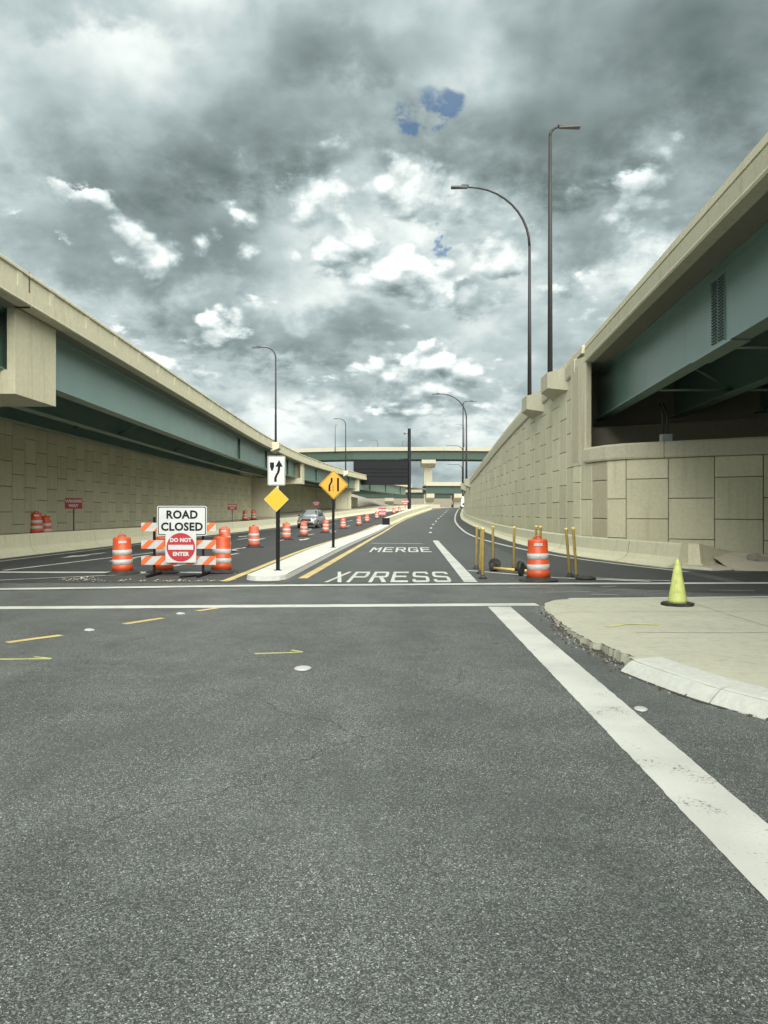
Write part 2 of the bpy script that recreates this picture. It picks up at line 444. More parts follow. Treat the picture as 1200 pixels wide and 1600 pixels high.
def text_part(name, body, mat, parent, loc, size, rot=(R(90), 0, 0), sx=1.0, bold=0.0, spacing=1.0, shear=0.0, thick=0.0):
    cu = bpy.data.curves.new(name, 'FONT'); cu.body = body; cu.size = size; cu.align_x = 'CENTER'; cu.align_y = 'CENTER'
    cu.offset = bold; cu.space_character = spacing; cu.shear = shear; cu.resolution_u = 3; cu.extrude = thick
    tmp = bpy.data.objects.new(name, cu); SC.collection.objects.link(tmp)
    bpy.context.view_layer.update()
    me = bpy.data.meshes.new_from_object(tmp.evaluated_get(bpy.context.evaluated_depsgraph_get()))
    bpy.data.objects.remove(tmp); me.materials.clear(); me.materials.append(MATS[mat])
    for v in me.vertices: v.co.x *= sx
    me.name = name
    return place(me, name, parent, loc, rot)

def curve(pts):
    """smooth function through (y, value) pairs"""
    xs = [p[0] for p in pts]; ys = [p[1] for p in pts]; n = len(xs)
    def slope(i):
        if i == 0: return (ys[1]-ys[0])/(xs[1]-xs[0])
        if i == n-1: return (ys[-1]-ys[-2])/(xs[-1]-xs[-2])
        a = (ys[i]-ys[i-1])/(xs[i]-xs[i-1]); b = (ys[i+1]-ys[i])/(xs[i+1]-xs[i])
        return (a + b) / 2
    ms = [slope(i) for i in range(n)]
    def f(t):
        if t <= xs[0]: return ys[0] + ms[0]*(t-xs[0])
        if t >= xs[-1]: return ys[-1] + ms[-1]*(t-xs[-1])
        i = 0
        while t > xs[i+1]: i += 1
        h = xs[i+1]-xs[i]; s = (t-xs[i])/h
        return ((2*s**3-3*s*s+1)*ys[i] + (s**3-2*s*s+s)*h*ms[i] + (-2*s**3+3*s*s)*ys[i+1] + (s**3-s*s)*h*ms[i+1])
    return f
def frange(a, b, step):
    n = max(1, int(math.ceil((b - a) / step - 1e-6)))
    return [a + (b - a) * i / n for i in range(n + 1)]

# ------------------------------------------------------------------ the lie of the land
_gz = curve([(-60, 0), (40, 0), (60, 0.04), (75, 0.17), (90, 0.42), (110, 0.92), (125, 1.35), (150, 2.1), (180, 2.6), (220, 2.92), (260, 3.0), (300, 3.0)])
def gz(y): return 0.0 if y < 40 else (3.0 if y > 280 else _gz(y))
LB = curve([(16, -13.4), (26, -13.1), (36, -12.8), (50, -12.0), (70, -10.3), (90, -8.0), (110, -5.2), (125, -2.1), (145, 4.0), (165, 11.0)])   # foot of barrier, left road
RT = curve([(21.0, 8.25), (23.7, 7.6), (27, 6.98), (30.5, 6.68), (35.5, 6.62), (45, 6.95), (55, 7.55), (70, 8.5), (85, 9.3), (100, 10.1), (110, 10.95), (120, 11.9), (135, 13.55), (150, 15.2), (165, 17.2), (185, 21), (205, 27)])
YL = curve([(17, -2.02), (18.6, -1.94), (48, -0.62), (60, 0.0), (77, 0.92), (90, 1.9), (110, 4.0), (125, 6.0), (150, 9.6), (165, 12.2)])   # yellow line of the express lane
EL = curve([(20.6, 8.0), (23.5, 7.15), (27, 6.42), (32, 5.98), (40, 5.72), (47, 5.76), (58, 6.2), (68, 6.85), (82, 7.8), (95, 8.8), (110, 10.2), (120, 11.2), (135, 12.85), (150, 14.5), (165, 16.5)])
ML = curve([(17.1, 1.96), (42.7, 2.86), (58, 3.5), (78, 4.9), (96, 6.6), (110, 8.1), (130, 10.4), (150, 12.6), (165, 14.7)])
IL = curve([(18.3, -3.3), (33.7, -2.97), (55, -1.75), (76.8, -0.62), (80, -0.4)])    # left edge of the island
IR = curve([(18.3, -2.28), (33.7, -1.70), (55, -0.62), (76.8, 0.62), (80, 0.8)])     # right edge of the island

G = MB()
ys = frange(-300, 40, 20) + frange(44, 300, 4) + [400, 600, 1000, 2000, 4500]
xs = [-4500, -1500, -500, -150, -60, -30, 0, 30, 60, 150, 500, 1500, 4500]
G.sheet([[(x, y, gz(y) - 0.05) for x in xs] for y in ys])
tag(G.build('ground', 'sand'), 'pale sandy ground around and under the roads', kind='structure')

G = MB()
G.sheet([[(x, y, 0.0) for x in (-75, -40, -14, 0, 14, 40, 75)] for y in (-40, -20, 0, 10, 20, 26)])
road = tag(G.build('road', 'asphalt_old'), 'worn grey asphalt of the crossing with pale aggregate', kind='structure')
G = MB()
def between(fa, fb, y0, y1, dz, n=8, step=2.0):
    return [[(fa(y) + (fb(y) - fa(y)) * k / n, y, gz(y) + dz) for k in range(n + 1)] for y in frange(y0, y1, step)]
G.sheet(between(lambda y: LB(y) - 0.2, lambda y: RT(max(y, 24)) + 0.3, 17.3, 205, 0.004))
ramp_road = tag(G.build('ramp_road', 'asphalt_new'), 'dark new asphalt of the ramps between the two walls', kind='structure')
G = MB()
G.sheet(between(lambda y: YL(y) - 0.45, lambda y: ML(y) + (2.4 if y > 25 else 2.4 - (25 - y) * 0.12), 17.25, 165, 0.008, 4))
lane = tag(G.build('lane', 'asphalt_lane'), 'grey asphalt of the express lane with XPRESS painted on it', kind='structure')
G = MB()   # new asphalt of the side road that leaves to the right beyond the crosswalk
G.sheet([[(x, y + (x - 5) * 0.01, 0.004) for x in (9.0, 14, 25, 60)] for y in (14.6, 17.2)])
G.add([(3.5, 17.2, 0.0045), (6.2, 15.3, 0.0045), (9.0, 14.64, 0.0045), (9.0, 17.22, 0.0045)], [(0, 1, 2, 3)])
G.add([(8.3, 17.25, 0.0048), (60, 17.75, 0.0048), (60, 26, 0.0048), (14, 23.2, 0.0048), (9.4, 20.2, 0.0048), (8.3, 20.9, 0.0048)], [(0, 1, 2, 3, 4, 5)])
tag(G.build('side_road', 'asphalt_new'), 'dark asphalt of the side road leaving past the lime cone', kind='structure')

# painted markings
MZ = 0.013
def line(path, w, name='painted_line', mat='paint_white', parent=road, dz=MZ, step=1.5, rag=0.0):
    """path: (x, y) points, a strip of width w along it"""
    P = []
    for (a, b) in zip(path[:-1], path[1:]):
        n = max(1, int(math.hypot(b[0]-a[0], b[1]-a[1]) / step))
        P += [(a[0]+(b[0]-a[0])*i/n, a[1]+(b[1]-a[1])*i/n) for i in range(n)]
    P.append(path[-1])
    rows = []
    for i, (x, y) in enumerate(P):
        a, b = P[max(i-1, 0)], P[min(i+1, len(P)-1)]
        tx, ty = b[0]-a[0], b[1]-a[1]; L = math.hypot(tx, ty) or 1.0
        nx, ny = ty / L, -tx / L
        j = rag * (1 if 0 < i < len(P) - 1 else 0)
        u, v = -w/2 + LR.uniform(-j, j), w/2 + LR.uniform(-j, j)
        rows.append([(x + nx*u, y + ny*u, gz(y) + dz), (x + nx*v, y + ny*v, gz(y) + dz)])
    m = MB(); m.sheet(rows)
    return m.build(name, mat, parent)
LR = random.Random(2)
def along(f, y0, y1, off=0.0, step=1.5): return [(f(y) + off, y) for y in frange(y0, y1, step)]
line([(-30, 11.95), (-6.5, 12.8), (2.65, 13.28)], 0.36, 'crosswalk_line', step=0.10, rag=0.009, dz=0.004)
line([(-30, 15.05), (-7.9, 15.82), (-3, 16.55), (2.6, 17.0), (8.6, 17.18), (40, 17.6)], 0.36, 'crosswalk_line', step=0.10, rag=0.012)
line([(3.38, 14.02), (7.2, 14.36), (30, 15.0)], 0.2, 'painted_line', dz=0.016)
line([(1.56, -8), (1.94, 12.95)], 0.375, 'edge_line', step=0.07, rag=0.004, dz=0.004)
line([(-13.2, 20.35), (-3.85, 20.15)], 0.42, 'stop_line', parent=ramp_road)
line(along(ML, 17.4, 42.7), 0.31, 'lane_line', parent=lane)
for y in (57, 69, 80.5, 91, 101, 110, 119, 128, 137, 146): line(along(ML, y, y + 3.0), 0.2, 'lane_dash', parent=lane)
line(along(YL, 18.4, 165), 0.22, 'yellow_line', 'paint_yellow', lane)
line(along(EL, 20.4, 165), 0.2, 'edge_line', parent=ramp_road)
line(along(IL, 17.6, 79, -0.34), 0.2, 'yellow_line', 'paint_yellow', ramp_road)
line([(-0.62, 39.0), (1.95, 38.6)], 0.5, 'painted_bar', 'paint_faint', lane)
# left road: edge line by the barrier, lane lines, arrows
line(along(LB, 18, 150, 0.75), 0.16, 'edge_line', parent=ramp_road)
def mid(y): return LB(y) * 0.60 + (IL(min(y, 80)) + (YL(max(y, 80)) - YL(80))) * 0.40
line([(-10.35, 20.9), (mid(30), 30.0), (mid(36), 36.0)], 0.16, 'lane_line', parent=ramp_road)
for y in (44, 56, 68, 80, 92, 104, 116): line(along(mid, y, y + 4), 0.16, 'lane_dash', parent=ramp_road)
line([(-6.4, 21.4), (-6.05, 23.4)], 0.16, 'lane_dash', parent=ramp_road)
line([(-6.0, 26.5), (-5.6, 29.5)], 0.16, 'lane_dash', parent=ramp_road)
for y in (33, 42, 52, 63, 75, 87, 100): line([(mid(y) * 0.55 + IL(min(y, 80)) * 0.45 , y), (mid(y + 3) * 0.55 + IL(min(y + 3, 80)) * 0.45, y + 3.2)], 0.16, 'lane_dash', parent=ramp_road)
def arrow(x, y, ang, L=3.6, mat='paint_white'):
    """a straight lane arrow, head towards ang"""
    pts = [(-0.09, 0), (0.09, 0), (0.09, L*0.55), (0.34, L*0.55), (0, L), (-0.34, L*0.55), (-0.09, L*0.55)]
    c, s = math.cos(ang), math.sin(ang)
    W = [(x + a*c - b*s, y + a*s + b*c) for a, b in pts]
    m = MB(); m.add([(p, q, gz(q) + MZ) for p, q in W], [(0, 1, 2, 6), (2, 3, 4), (2, 4, 6), (4, 5, 6)])
    m.build('lane_arrow', mat, ramp_road)
arrow(-8.6, 28.2, R(176)); arrow(-10.9, 30.0, R(176)); arrow(-6.3, 34, R(178)); arrow(-4.55, 46.5, R(178)); arrow(-7.2, 46.5, R(177)); arrow(-9.0, 52, R(177)); arrow(-3.9, 62, R(177)); arrow(-6.2, 66, R(176))
line([(-12.2, 15.75), (-5.2, 20.3)], 0.16, 'turn_dash', 'paint_faint', dz=0.016)
# yellow skip line of the near road, spray marks
for (a, b) in (((-4.62, 9.40), (-4.19, 9.96)), ((-3.71, 10.96), (-3.33, 11.58)), ((-3.01, 12.40), (-2.78, 12.78))):
    line([a, b], 0.13, 'yellow_dash', 'paint_yellow', step=0.06, rag=0.006, dz=0.004)
line([(-4.5, 8.25), (-4.2, 8.33), (-3.62, 8.36)], 0.055, 'spray_mark', 'spray_yellow', dz=0.004)
line([(-1.46, 8.66), (-1.2, 8.70), (-0.93, 8.76)], 0.06, 'spray_mark', 'spray_yellow', dz=0.004)
line([(-0.935, 8.765), (-1.07, 8.87)], 0.05, 'spray_mark', 'spray_yellow', dz=0.006)
line([(-3.62, 8.362), (-3.85, 8.46)], 0.045, 'spray_mark', 'spray_yellow', dz=0.006)
for (x, y, l, a) in ((3.2, 15.2, 0.9, 5), (4.0, 14.8, 0.5, -12), (2.6, 16.2, 0.9, 3), (5.3, 15.4, 0.7, 8), (6.6, 15.6, 0.9, -3), (4.6, 16.3, 0.4, 20)):
    line([(x, y), (x + l*math.cos(R(a)), y + l*math.sin(R(a)))], 0.07, 'scuff_mark', 'paint_faint')
# white chevron marks by the fallen posts
line([(2.28, 20.9), (3.35, 19.6), (4.1, 18.6), (4.9, 18.2), (6.1, 17.6)], 0.16, 'painted_line', 'paint_white', ramp_road, dz=0.012)
line([(4.75, 18.75), (5.6, 18.05), (6.6, 17.7)], 0.14, 'painted_line', 'paint_white', ramp_road, dz=0.016)

# road lettering, each letter a painted sheet
LET = {
 'X': [[(0,0),(.9,0),(4,6),(3.1,6)], [(.1,6),(1.0,6),(2.033,3.934),(1.575,3.049)], [(2.018,2.164),(2.475,3.049),(4,0),(3.1,0)]],
 'P': [[(0,0),(.85,0),(.85,6),(0,6)], [(.85,5.1),(3.2,5.1),(3.6,6),(.85,6)], [(3.2,5.1),(4,5.2),(3.6,6)], [(3.2,5.1),(3.2,3.2),(4,3.1),(4,5.2)], [(.85,2.4),(3.6,2.4),(3.2,3.2),(.85,3.2)], [(3.2,3.2),(3.6,2.4),(4,3.1)]],
 'R': [[(0,0),(.85,0),(.85,6),(0,6)], [(.85,5.1),(3.2,5.1),(3.6,6),(.85,6)], [(3.2,5.1),(4,5.2),(3.6,6)], [(3.2,5.1),(3.2,3.3),(4,3.2),(4,5.2)], [(.85,2.5),(3.6,2.5),(3.2,3.3),(.85,3.3)], [(3.2,3.3),(3.6,2.5),(4,3.2)], [(1.9,2.5),(3.1,0),(4.1,0),(2.9,2.5)]],
 'E': [[(0,0),(.85,0),(.85,6),(0,6)], [(.85,5.1),(4,5.1),(4,6),(.85,6)], [(.85,2.6),(3.5,2.6),(3.5,3.5),(.85,3.5)], [(.85,0),(4,0),(4,.9),(.85,.9)]],
 'S': [[(.4,6),(0,5.2),(.8,5.1),(.8,5.1)], [(.4,6),(.8,5.1),(3.2,5.1),(3.6,6)], [(3.2,5.1),(3.2,4.4),(4,4.4),(4,5.2),(3.6,6)], [(0,5.2),(0,3.5),(.8,3.6),(.8,5.1)], [(0,3.5),(.4,2.7),(3.2,2.4),(3.6,3.2),(.8,3.6)], [(3.6,3.2),(3.2,2.4),(3.2,.9),(4,.8),(4,2.5)], [(4,.8),(3.2,.9),(.8,.9),(.4,0),(3.6,0)], [(.4,0),(.8,.9),(.8,1.6),(0,1.6),(0,.8)]],
 'M': [[(0,0),(.8,0),(.8,6),(0,6)], [(3.2,0),(4,0),(4,6),(3.2,6)], [(.8,6),(.8,4.3),(2,2.2),(2,3.9)], [(3.2,6),(2,3.9),(2,2.2),(3.2,4.3)]],
 'G': [[(.4,6),(0,5.2),(.8,5.1)], [(.4,6),(.8,5.1),(3.2,5.1),(3.6,6)], [(3.2,5.1),(3.2,4.4),(4,4.4),(4,5.2),(3.6,6)], [(0,5.2),(0,.8),(.8,.9),(.8,5.1)], [(0,.8),(.4,0),(3.6,0),(3.2,.9),(.8,.9)], [(3.6,0),(4,.8),(4,1.0),(3.2,.9)], [(3.2,.9),(4,1.0),(4,3.2),(3.2,2.4)], [(2,3.2),(2,2.4),(3.2,2.4),(4,3.2)]],
}
def lettering(word, x0, x1, y0, y1, lean):
    """letters on the road from x0 to x1 (at y0), feet at y0, heads at y1, leaning by lean at the head"""
    w = (x1 - x0) / len(word)
    for i, ch in enumerate(word):
        m = MB()
        for poly in LET[ch]:
            P = []
            for a, b in poly:
                yy = y0 + (y1 - y0) * b / 6.0
                xx = x0 + w * (i + 0.04 + 0.80 * a / 4.0) + lean * b / 6.0
                P.append((xx, yy, gz(yy) + MZ + 0.002))
            m.add(P, [tuple(range(len(P)))])
        tag(m.build('painted_letter', 'paint_white', lane), 'painted road letter ' + ch)
lettering('XPRESS', -1.38, 1.62, 17.35, 20.4, 0.12)
lettering('MERGE', -0.62, 1.98, 30.4, 34.4, 0.12)

# ------------------------------------------------------------------ median island
m = MB()
Y0, Y1 = 18.5, 79.0
left = [(IL(y), y) for y in frange(Y0, Y1, 2)]; right = [(IR(y), y) for y in frange(Y0, Y1, 2)]
nose = []
a, b = left[0], right[0]
for k in range(1, 8):
    t = k / 8.0; c = (a[0] + (b[0]-a[0])*(0.5 - 0.5*math.cos(math.pi*t)), 18.5 - 0.75*math.sin(math.pi*t)**0.8)
    nose.append(c)
ring = list(reversed(left)) + nose + right
n = len(ring)
cxy = lambda p, k: (p[0] + k*(-1 if False else 0), p[1])
top = [(x, y, gz(y) + 0.115) for x, y in ring]; bot = [(x, y, gz(y) - 0.02) for x, y in ring]
cen = [(( IL(max(y, Y0)) + IR(max(y, Y0)))/2, y) for _, y in ring]
top = [(x + (c[0]-x)*0.06, y, z) for (x, y, z), c in zip(top, cen)]
m.add(bot + top, [(i, (i+1) % n, n + (i+1) % n, n + i) for i in range(n)])
m.sheet([[(IL(y) + (IR(y)-IL(y))*t, y, gz(y) + 0.115) for t in (0.06, 0.5, 0.94)] for y in frange(Y0, Y1, 2)])
ntop = [(x + (( a[0]+b[0])/2 - x)*0.06, y, 0.115) for x, y in [left[0]] + nose + [right[0]]]
m.add(ntop, [tuple(range(len(ntop)))])
isl = tag(m.build('traffic_island', 'island'), 'long pale concrete traffic island with rounded nose between the roads', kind='structure')

# ------------------------------------------------------------------ corner pavement and its broken kerb
edge = [(3.05, 6.0), (2.80, 6.55), (2.62, 7.2), (2.50, 7.75), (2.44, 8.3), (2.42, 9.0), (2.44, 9.7), (2.50, 10.6), (2.55, 11.6), (2.63, 12.6), (2.78, 13.3), (3.05, 13.75), (3.4, 13.95)]
def ez(y): return 0.115 if y < 7.8 else (0.115 - (y - 7.8) * 0.030 if y < 10.3 else max(0.022, 0.04 - (y - 10.3) * 0.012))
rough_edge = []
rng = random.Random(3)
for (p, q) in zip(edge[:-1], edge[1:]):
    for i in range(10):
        t = i / 10.0; x = p[0]+(q[0]-p[0])*t; y = p[1]+(q[1]-p[1])*t
        j = 0.0 if y < 7.75 else (0.022 if y < 12.6 else 0.012)
        if 8.2 < y < 10.3: j = 0.035
        rough_edge.append((x + rng.uniform(-j, j) + (0.09 if 7.9 < y < 8.9 else 0), y, ez(y)))
m = MB()
rows = [[(x + (26 - x) * t, y + (14.75 - y) * 0 + ((y - 13.95) * 0), (z if t == 0 else z + 0.012)) for t in (0, 0.02, 0.12, 0.3, 1.0)] for x, y, z in rough_edge]
rows = [[(26, 4.0 if i == 0 else 0, 0)] for i in range(0)] + [[(4.4 + k * 5, 3.6, 0.115) for k in range(5)]] + rows
rows.append([(3.6 + 22.4*t, 14.0 + 0.4*t, 0.022 + 0.03*t) for t in (0, 0.02, 0.12, 0.3, 1.0)])
m.sheet(rows)
edge_line = [(4.4, 3.6, 0.115)] + rough_edge + [(3.6, 14.0, 0.022), (26, 14.4, 0.05)]
m.sheet([[(x - 0.015, y, z), (x - 0.028, y, -0.03)] for x, y, z in edge_line])
side = tag(m.build('pavement', 'sidewalk'), 'beige concrete corner pavement with the lime cone on it', kind='structure')
# white painted kerb
_kx = curve([(3.4, 4.55), (4.5, 3.85), (5.25, 3.4), (6.0, 3.05), (6.55, 2.80), (7.2, 2.62), (7.75, 2.50)])
def kerb_piece(y0, y1):
    mm = MB()
    mm.sweep([(_kx(y), y, 0.0) for y in frange(y0, y1, 0.12)], [(-0.15, -0.02), (-0.14, 0.010), (-0.09, 0.055), (-0.03, 0.104), (0.03, 0.124), (0.30, 0.1335), (0.31, -0.02)])
    return mm.build('kerb_stone', 'kerb_paint', side)
kerb_piece(3.4, 6.445); kerb_piece(6.457, 7.72)
for pth in ([(2.75, 12.0), (5, 12.1), (12, 12.4)], [(5.1, 8.2), (5.2, 10.5), (5.35, 13.9)]):
    m = MB(); m.sheet([[(x, y - 0.006, ez(y) + .0145), (x + 0.001, y + 0.006, ez(y) + .0145)] if pth[0][0] < 3 else [(x - .006, y, ez(y) + .0145), (x + .006, y, ez(y) + .0145)] for x, y in [(a[0] + (b[0]-a[0])*t/8, a[1] + (b[1]-a[1])*t/8) for a, b in zip(pth[:-1], pth[1:]) for t in range(9)]])
    m.build('score_joint', 'dirt', side)
m = MB(); m.sweep([(3.02, 10.35, ez(10.35) + .017), (3.35, 10.62, ez(10.5) + .017), (3.78, 10.55, ez(10.5) + .017)], [(-0.045, 0), (0.045, 0)], closed=False)
m.build('spray_mark', 'spray_yellow', side)
for pth in ([(3.2, 9.75), (4.6, 9.72), (7.0, 9.9)], [(5.6, 6.3), (6.6, 7.4), (9, 9)]):
    m = MB(); m.sweep([(x, y, ez(y) + .0155) for x, y in pth], [(-0.007, 0), (0.007, 0)], closed=False); m.build('crack', 'debris', side)
# black silt and rubble along the kerb
rng = random.Random(11)
def kerb_x(y):
    if y < 6.0: return 3.05 + (6.0 - y) * 0.6
    ex = [p for p in rough_edge if p[1] >= y]
    return ex[0][0] if ex else 2.8
def chip(m, x, y, s, rng):
    a = rng.uniform(0, 6.28); c, sn = math.cos(a)*s, math.sin(a)*s; hgt = s * rng.uniform(0.5, 1.1)
    m.add([(x+c, y+sn, -0.004), (x-sn*.8, y+c*.9, -0.004), (x-c, y-sn*.7, -0.004), (x+sn, y-c, -0.004), (x+c*.4, y+sn*.5, hgt+.004), (x-c*.3, y-sn*.2, hgt*.8+.004)],
          [(0,1,4), (1,5,4), (1,2,5), (2,3,5), (3,4,5), (3,0,4)])
m = MB()
for i in range(420):
    y = 5.4 + 7.6 * rng.random()**1.1
    x = kerb_x(y) - abs(rng.gauss(0.0, 0.10)) + 0.02
    chip(m, x, y, rng.uniform(0.004, 0.018) * (2.2 if rng.random() < 0.08 else 1.0), rng)
tag(m.build('rubble', 'rubble'), 'broken bits of kerb concrete and grit in the gutter', 'rubble', kind='stuff')
m = MB()
for i in range(300):
    y = 5.0 + 7.2 * rng.random(); x = kerb_x(y) - abs(rng.gauss(0.04, 0.09)) + 0.01
    chip(m, x, y, rng.uniform(0.006, 0.026), rng)
for (y0, y1, w, dx, dz) in ((7.7, 9.9, 0.10, -0.01, 0.005), (9.9, 12.6, 0.045, -0.01, 0.005), (5.6, 7.7, 0.05, -0.13, 0.005)):
    P = []
    for y in frange(y0, y1, 0.05):
        P.append((kerb_x(y) + dx + rng.uniform(-0.012, 0.012), y, w * rng.uniform(0.45, 1.15) * math.sin(math.pi * min(max((y - y0)/(y1 - y0), 0.02), 0.98))**0.5))
    m.sheet([[(x - w2, y, dz), (x, y, dz + 0.004), (x + w2 * 0.9, y, dz)] for x, y, w2 in P])
tag(m.build('gutter_silt', 'debris'), 'black silt and dead leaves lying along the broken kerb', 'silt', kind='stuff')

m = MB(); m.sheet([[(LB(y) - 0.55, y, gz(y) + 0.60), (LB(y) - 5, y, gz(y) + 0.62), (min(LB(y) - 9.5, -4), y, gz(y) + 0.62)] for y in frange(10, 160, 4)])
tag(m.build('terrace', 'sand'), 'raised sandy strip between the left barrier and the panelled wall', kind='structure')

# ------------------------------------------------------------------ retaining walls of staggered square panels
PANEL_CACHE = {}
def panel_mesh(w, h, mat):
    k = (round(w, 2), round(h, 2), mat)
    if k not in PANEL_CACHE:
        w, h = k[0], k[1]; g = 0.012; c = 0.018
        a, b, z0, z1 = -w/2 + g, w/2 - g, g, h - g
        m = MB(); m.add([(a,0,z0),(b,0,z0),(b,0,z1),(a,0,z1),(a,-.05,z0),(b,-.05,z0),(b,-.05,z1),(a,-.05,z1),
                         (a+c,-.065,z0+c),(b-c,-.065,z0+c),(b-c,-.065,z1-c),(a+c,-.065,z1-c)],
                        [(0,1,5,4),(1,2,6,5),(2,3,7,6),(3,0,4,7),(4,5,9,8),(5,6,10,9),(6,7,11,10),(7,4,8,11),(8,9,10,11)])
        PANEL_CACHE[k] = m.mesh('panel', mat)
    return PANEL_CACHE[k]
def arclength(path):
    s = [0.0]
    for a, b in zip(path[:-1], path[1:]): s.append(s[-1] + math.hypot(b[0]-a[0], b[1]-a[1]))
    return s
def at_length(path, s, t):
    i = 0
    while i < len(s) - 2 and t > s[i+1]: i += 1
    k = (t - s[i]) / (s[i+1] - s[i]); a, b = path[i], path[i+1]
    return (a[0]+(b[0]-a[0])*k, a[1]+(b[1]-a[1])*k)
def panel_wall(parent, path, bottom, topf, size, z_a, z_b, flip, dark_cols=(), widths=None, start=0, depth=0.5):
    """path: (x, y) points; panels on the side the wall faces. flip: face to the right of travel"""
    s = arclength(path); L = s[-1]; org = parent_origin(parent)
    t = 0.0; col = start; k = 0
    while t < L - 0.2:
        w = widths[k] if widths and k < len(widths) else size
        t2 = min(t + w, L); t2 = L if L - t2 < 0.05 else t2; a = at_length(path, s, t); b = at_length(path, s, t2)
        w = math.hypot(b[0]-a[0], b[1]-a[1])
        cx, cy = (a[0]+b[0])/2, (a[1]+b[1])/2; ang = math.atan2(b[1]-a[1], b[0]-a[0]) + (0 if flip else math.pi)
        z0, z1 = bottom(cy), topf(cy)
        off = z_a if col % 2 == 0 else z_b
        zs = [z0] + [z for z in (off + size * i for i in range(-3, 12)) if z0 + 0.1 < z < z1 - 0.1] + [z1]
        mat = 'panel_dark' if k in dark_cols else 'panel'
        for p, q in zip(zs[:-1], zs[1:]):
            place(panel_mesh(w, q - p, mat), 'panel', parent, (cx - org[0], cy - org[1], p - org[2]), (0, 0, ang))
        t = t2; col += 1; k += 1
    m = MB()
    sgn = 1 if flip else -1
    P = path
    rows = []
    for i, (x, y) in enumerate(P):
        a, b = P[max(i-1, 0)], P[min(i+1, len(P)-1)]
        tx, ty = b[0]-a[0], b[1]-a[1]; l = math.hypot(tx, ty); nx, ny = -ty/l*sgn, tx/l*sgn   # away from the face
        rows.append([(x + nx*0.004, y + ny*0.004, bottom(y)), (x + nx*0.004, y + ny*0.004, topf(y)), (x + nx*depth, y + ny*depth, topf(y)), (x + nx*depth, y + ny*depth, bottom(y))])
    m.sheet(rows)
    m.build('backing', 'joint', parent)

# ---- right: the ramp wall, round its corner and along the side road
RW = curve([(33, 8.25), (45, 8.35), (55, 8.65), (70, 9.25), (85, 9.95), (100, 10.75), (110, 11.55), (120, 12.5), (135, 14.15), (150, 15.8), (165, 17.8), (180, 20.5)])
RZ = curve([(30, 8.62), (34, 8.45), (45, 7.92), (58, 7.3), (70, 6.7), (85, 6.05), (100, 5.65), (120, 5.5), (150, 5.95), (180, 6.5)])   # top of parapet
ramp_wall = thing('retaining_wall', 'tall beige panelled ramp wall curving away behind the yellow posts', 'wall', (8.25, 33, 0))
flank = [(RW(y), y) for y in frange(33, 104, 1.0)]
panel_wall(ramp_wall, flank, lambda y: gz(y) - 0.05, lambda y: RZ(y) - 0.95, 1.5, 0.55, 1.30, False)
far = [(RW(y), y) for y in frange(104, 180, 2.0)]
m = MB(); m.sweep([(x, y, gz(y)) for x, y in far], [(0, -0.1), (0, RZ(130) - 0.95 - gz(130) + 0.1), (0.5, 3.6), (0.5, -0.1)]); m.build('far_wall', 'panel', ramp_wall)
full = [(RW(y), y, RZ(y)) for y in frange(32.7, 180, 1.5)]
m = MB(); m.sweep(full, [(-0.13, -1.0), (-0.16, -0.93), (-0.16, -0.42), (-0.08, -0.36), (-0.08, -0.34), (0.45, -0.34), (0.45, -1.0)]); m.build('coping', 'coping', ramp_wall)
m = MB(); m.sweep([(RW(31.9), 31.9, RZ(31.9))] + full, [(-0.04, -0.345), (0.0, -0.05), (0.03, 0.0), (0.25, 0.0), (0.3, -0.345)]); m.build('parapet', 'bridge_concrete', ramp_wall)

def lamp_ledge(parent, x, y, ztop, nx, ny, L=2.3, D=0.62, Hh=0.72):
    """a bracket of concrete standing out of the parapet, its underside sloping back to the wall; n: outward"""
    tx, ty = -ny, nx
    def P(u, v, z): return (x + tx*u + nx*v, y + ty*u + ny*v, z)
    f, g, a, b = -(L*0.5), -(L*0.5 - 0.45), L*1.0, L*0.36      # far end, near end (a longer taper)
    V0 = [P(f, -0.1, ztop), P(g, D, ztop), P(b, D, ztop), P(a, -0.1, ztop),
          P(f, -0.1, ztop - Hh - 0.34), P(g, D, ztop - Hh), P(b, D, ztop - Hh), P(a, -0.1, ztop - Hh - 0.34),
          P(f, -0.1, ztop - Hh + 0.1), P(a, -0.1, ztop - Hh + 0.1)]
    m = MB(); m.add(V0, [(0,1,2,3), (0,8,5,1), (1,5,6,2), (2,6,9,3), (8,4,5), (6,7,9), (4,7,6,5), (0,3,9,7,4,8)])
    return m.build('lamp_ledge', 'coping', parent)
def flank_normal(y):
    d = (RW(y+0.5) - RW(y-0.5)); l = math.hypot(d, 1.0); return (-1.0/l, d/l)
LEDGE_R = (36.3, 41.6, 92.0, 101.0)
for y in LEDGE_R:
    nx, ny = flank_normal(y); lamp_ledge(ramp_wall, RW(y) - 0.10, y, RZ(y) - 0.30, nx, ny)

side_wall = thing('retaining_wall', 'beige wall of large square panels under the green girder, beside the side road', 'wall', (9.4, 29.3, 0))
SWP = [(8.17, 33.0), (8.30, 32.2), (8.45, 31.0), (8.75, 30.0), (9.24, 29.25), (10.55, 28.45), (11.87, 27.55), (13.2, 26.7)] + [(13.2 + 1.27*k, 26.7 - 0.82*k) for k in range(1, 13)]
panel_wall(side_wall, SWP, lambda y: -0.05, lambda y: 3.60, 1.5, 0.60, 1.34, True,
           dark_cols=(2,), widths=[q - p for p, q in zip(arclength(SWP)[:-1], arclength(SWP)[1:])], start=1)
m = MB(); m.sweep([(x, y, 3.58) for x, y in [(8.37, 31.65)] + SWP[2:]], [(0.14, 0.03), (0.17, 0.10), (0.17, 0.56), (0.13, 0.63), (-0.5, 0.63), (-0.5, 0.0)])
cop = m.build('coping', 'coping', side_wall)
s_ = arclength(SWP)
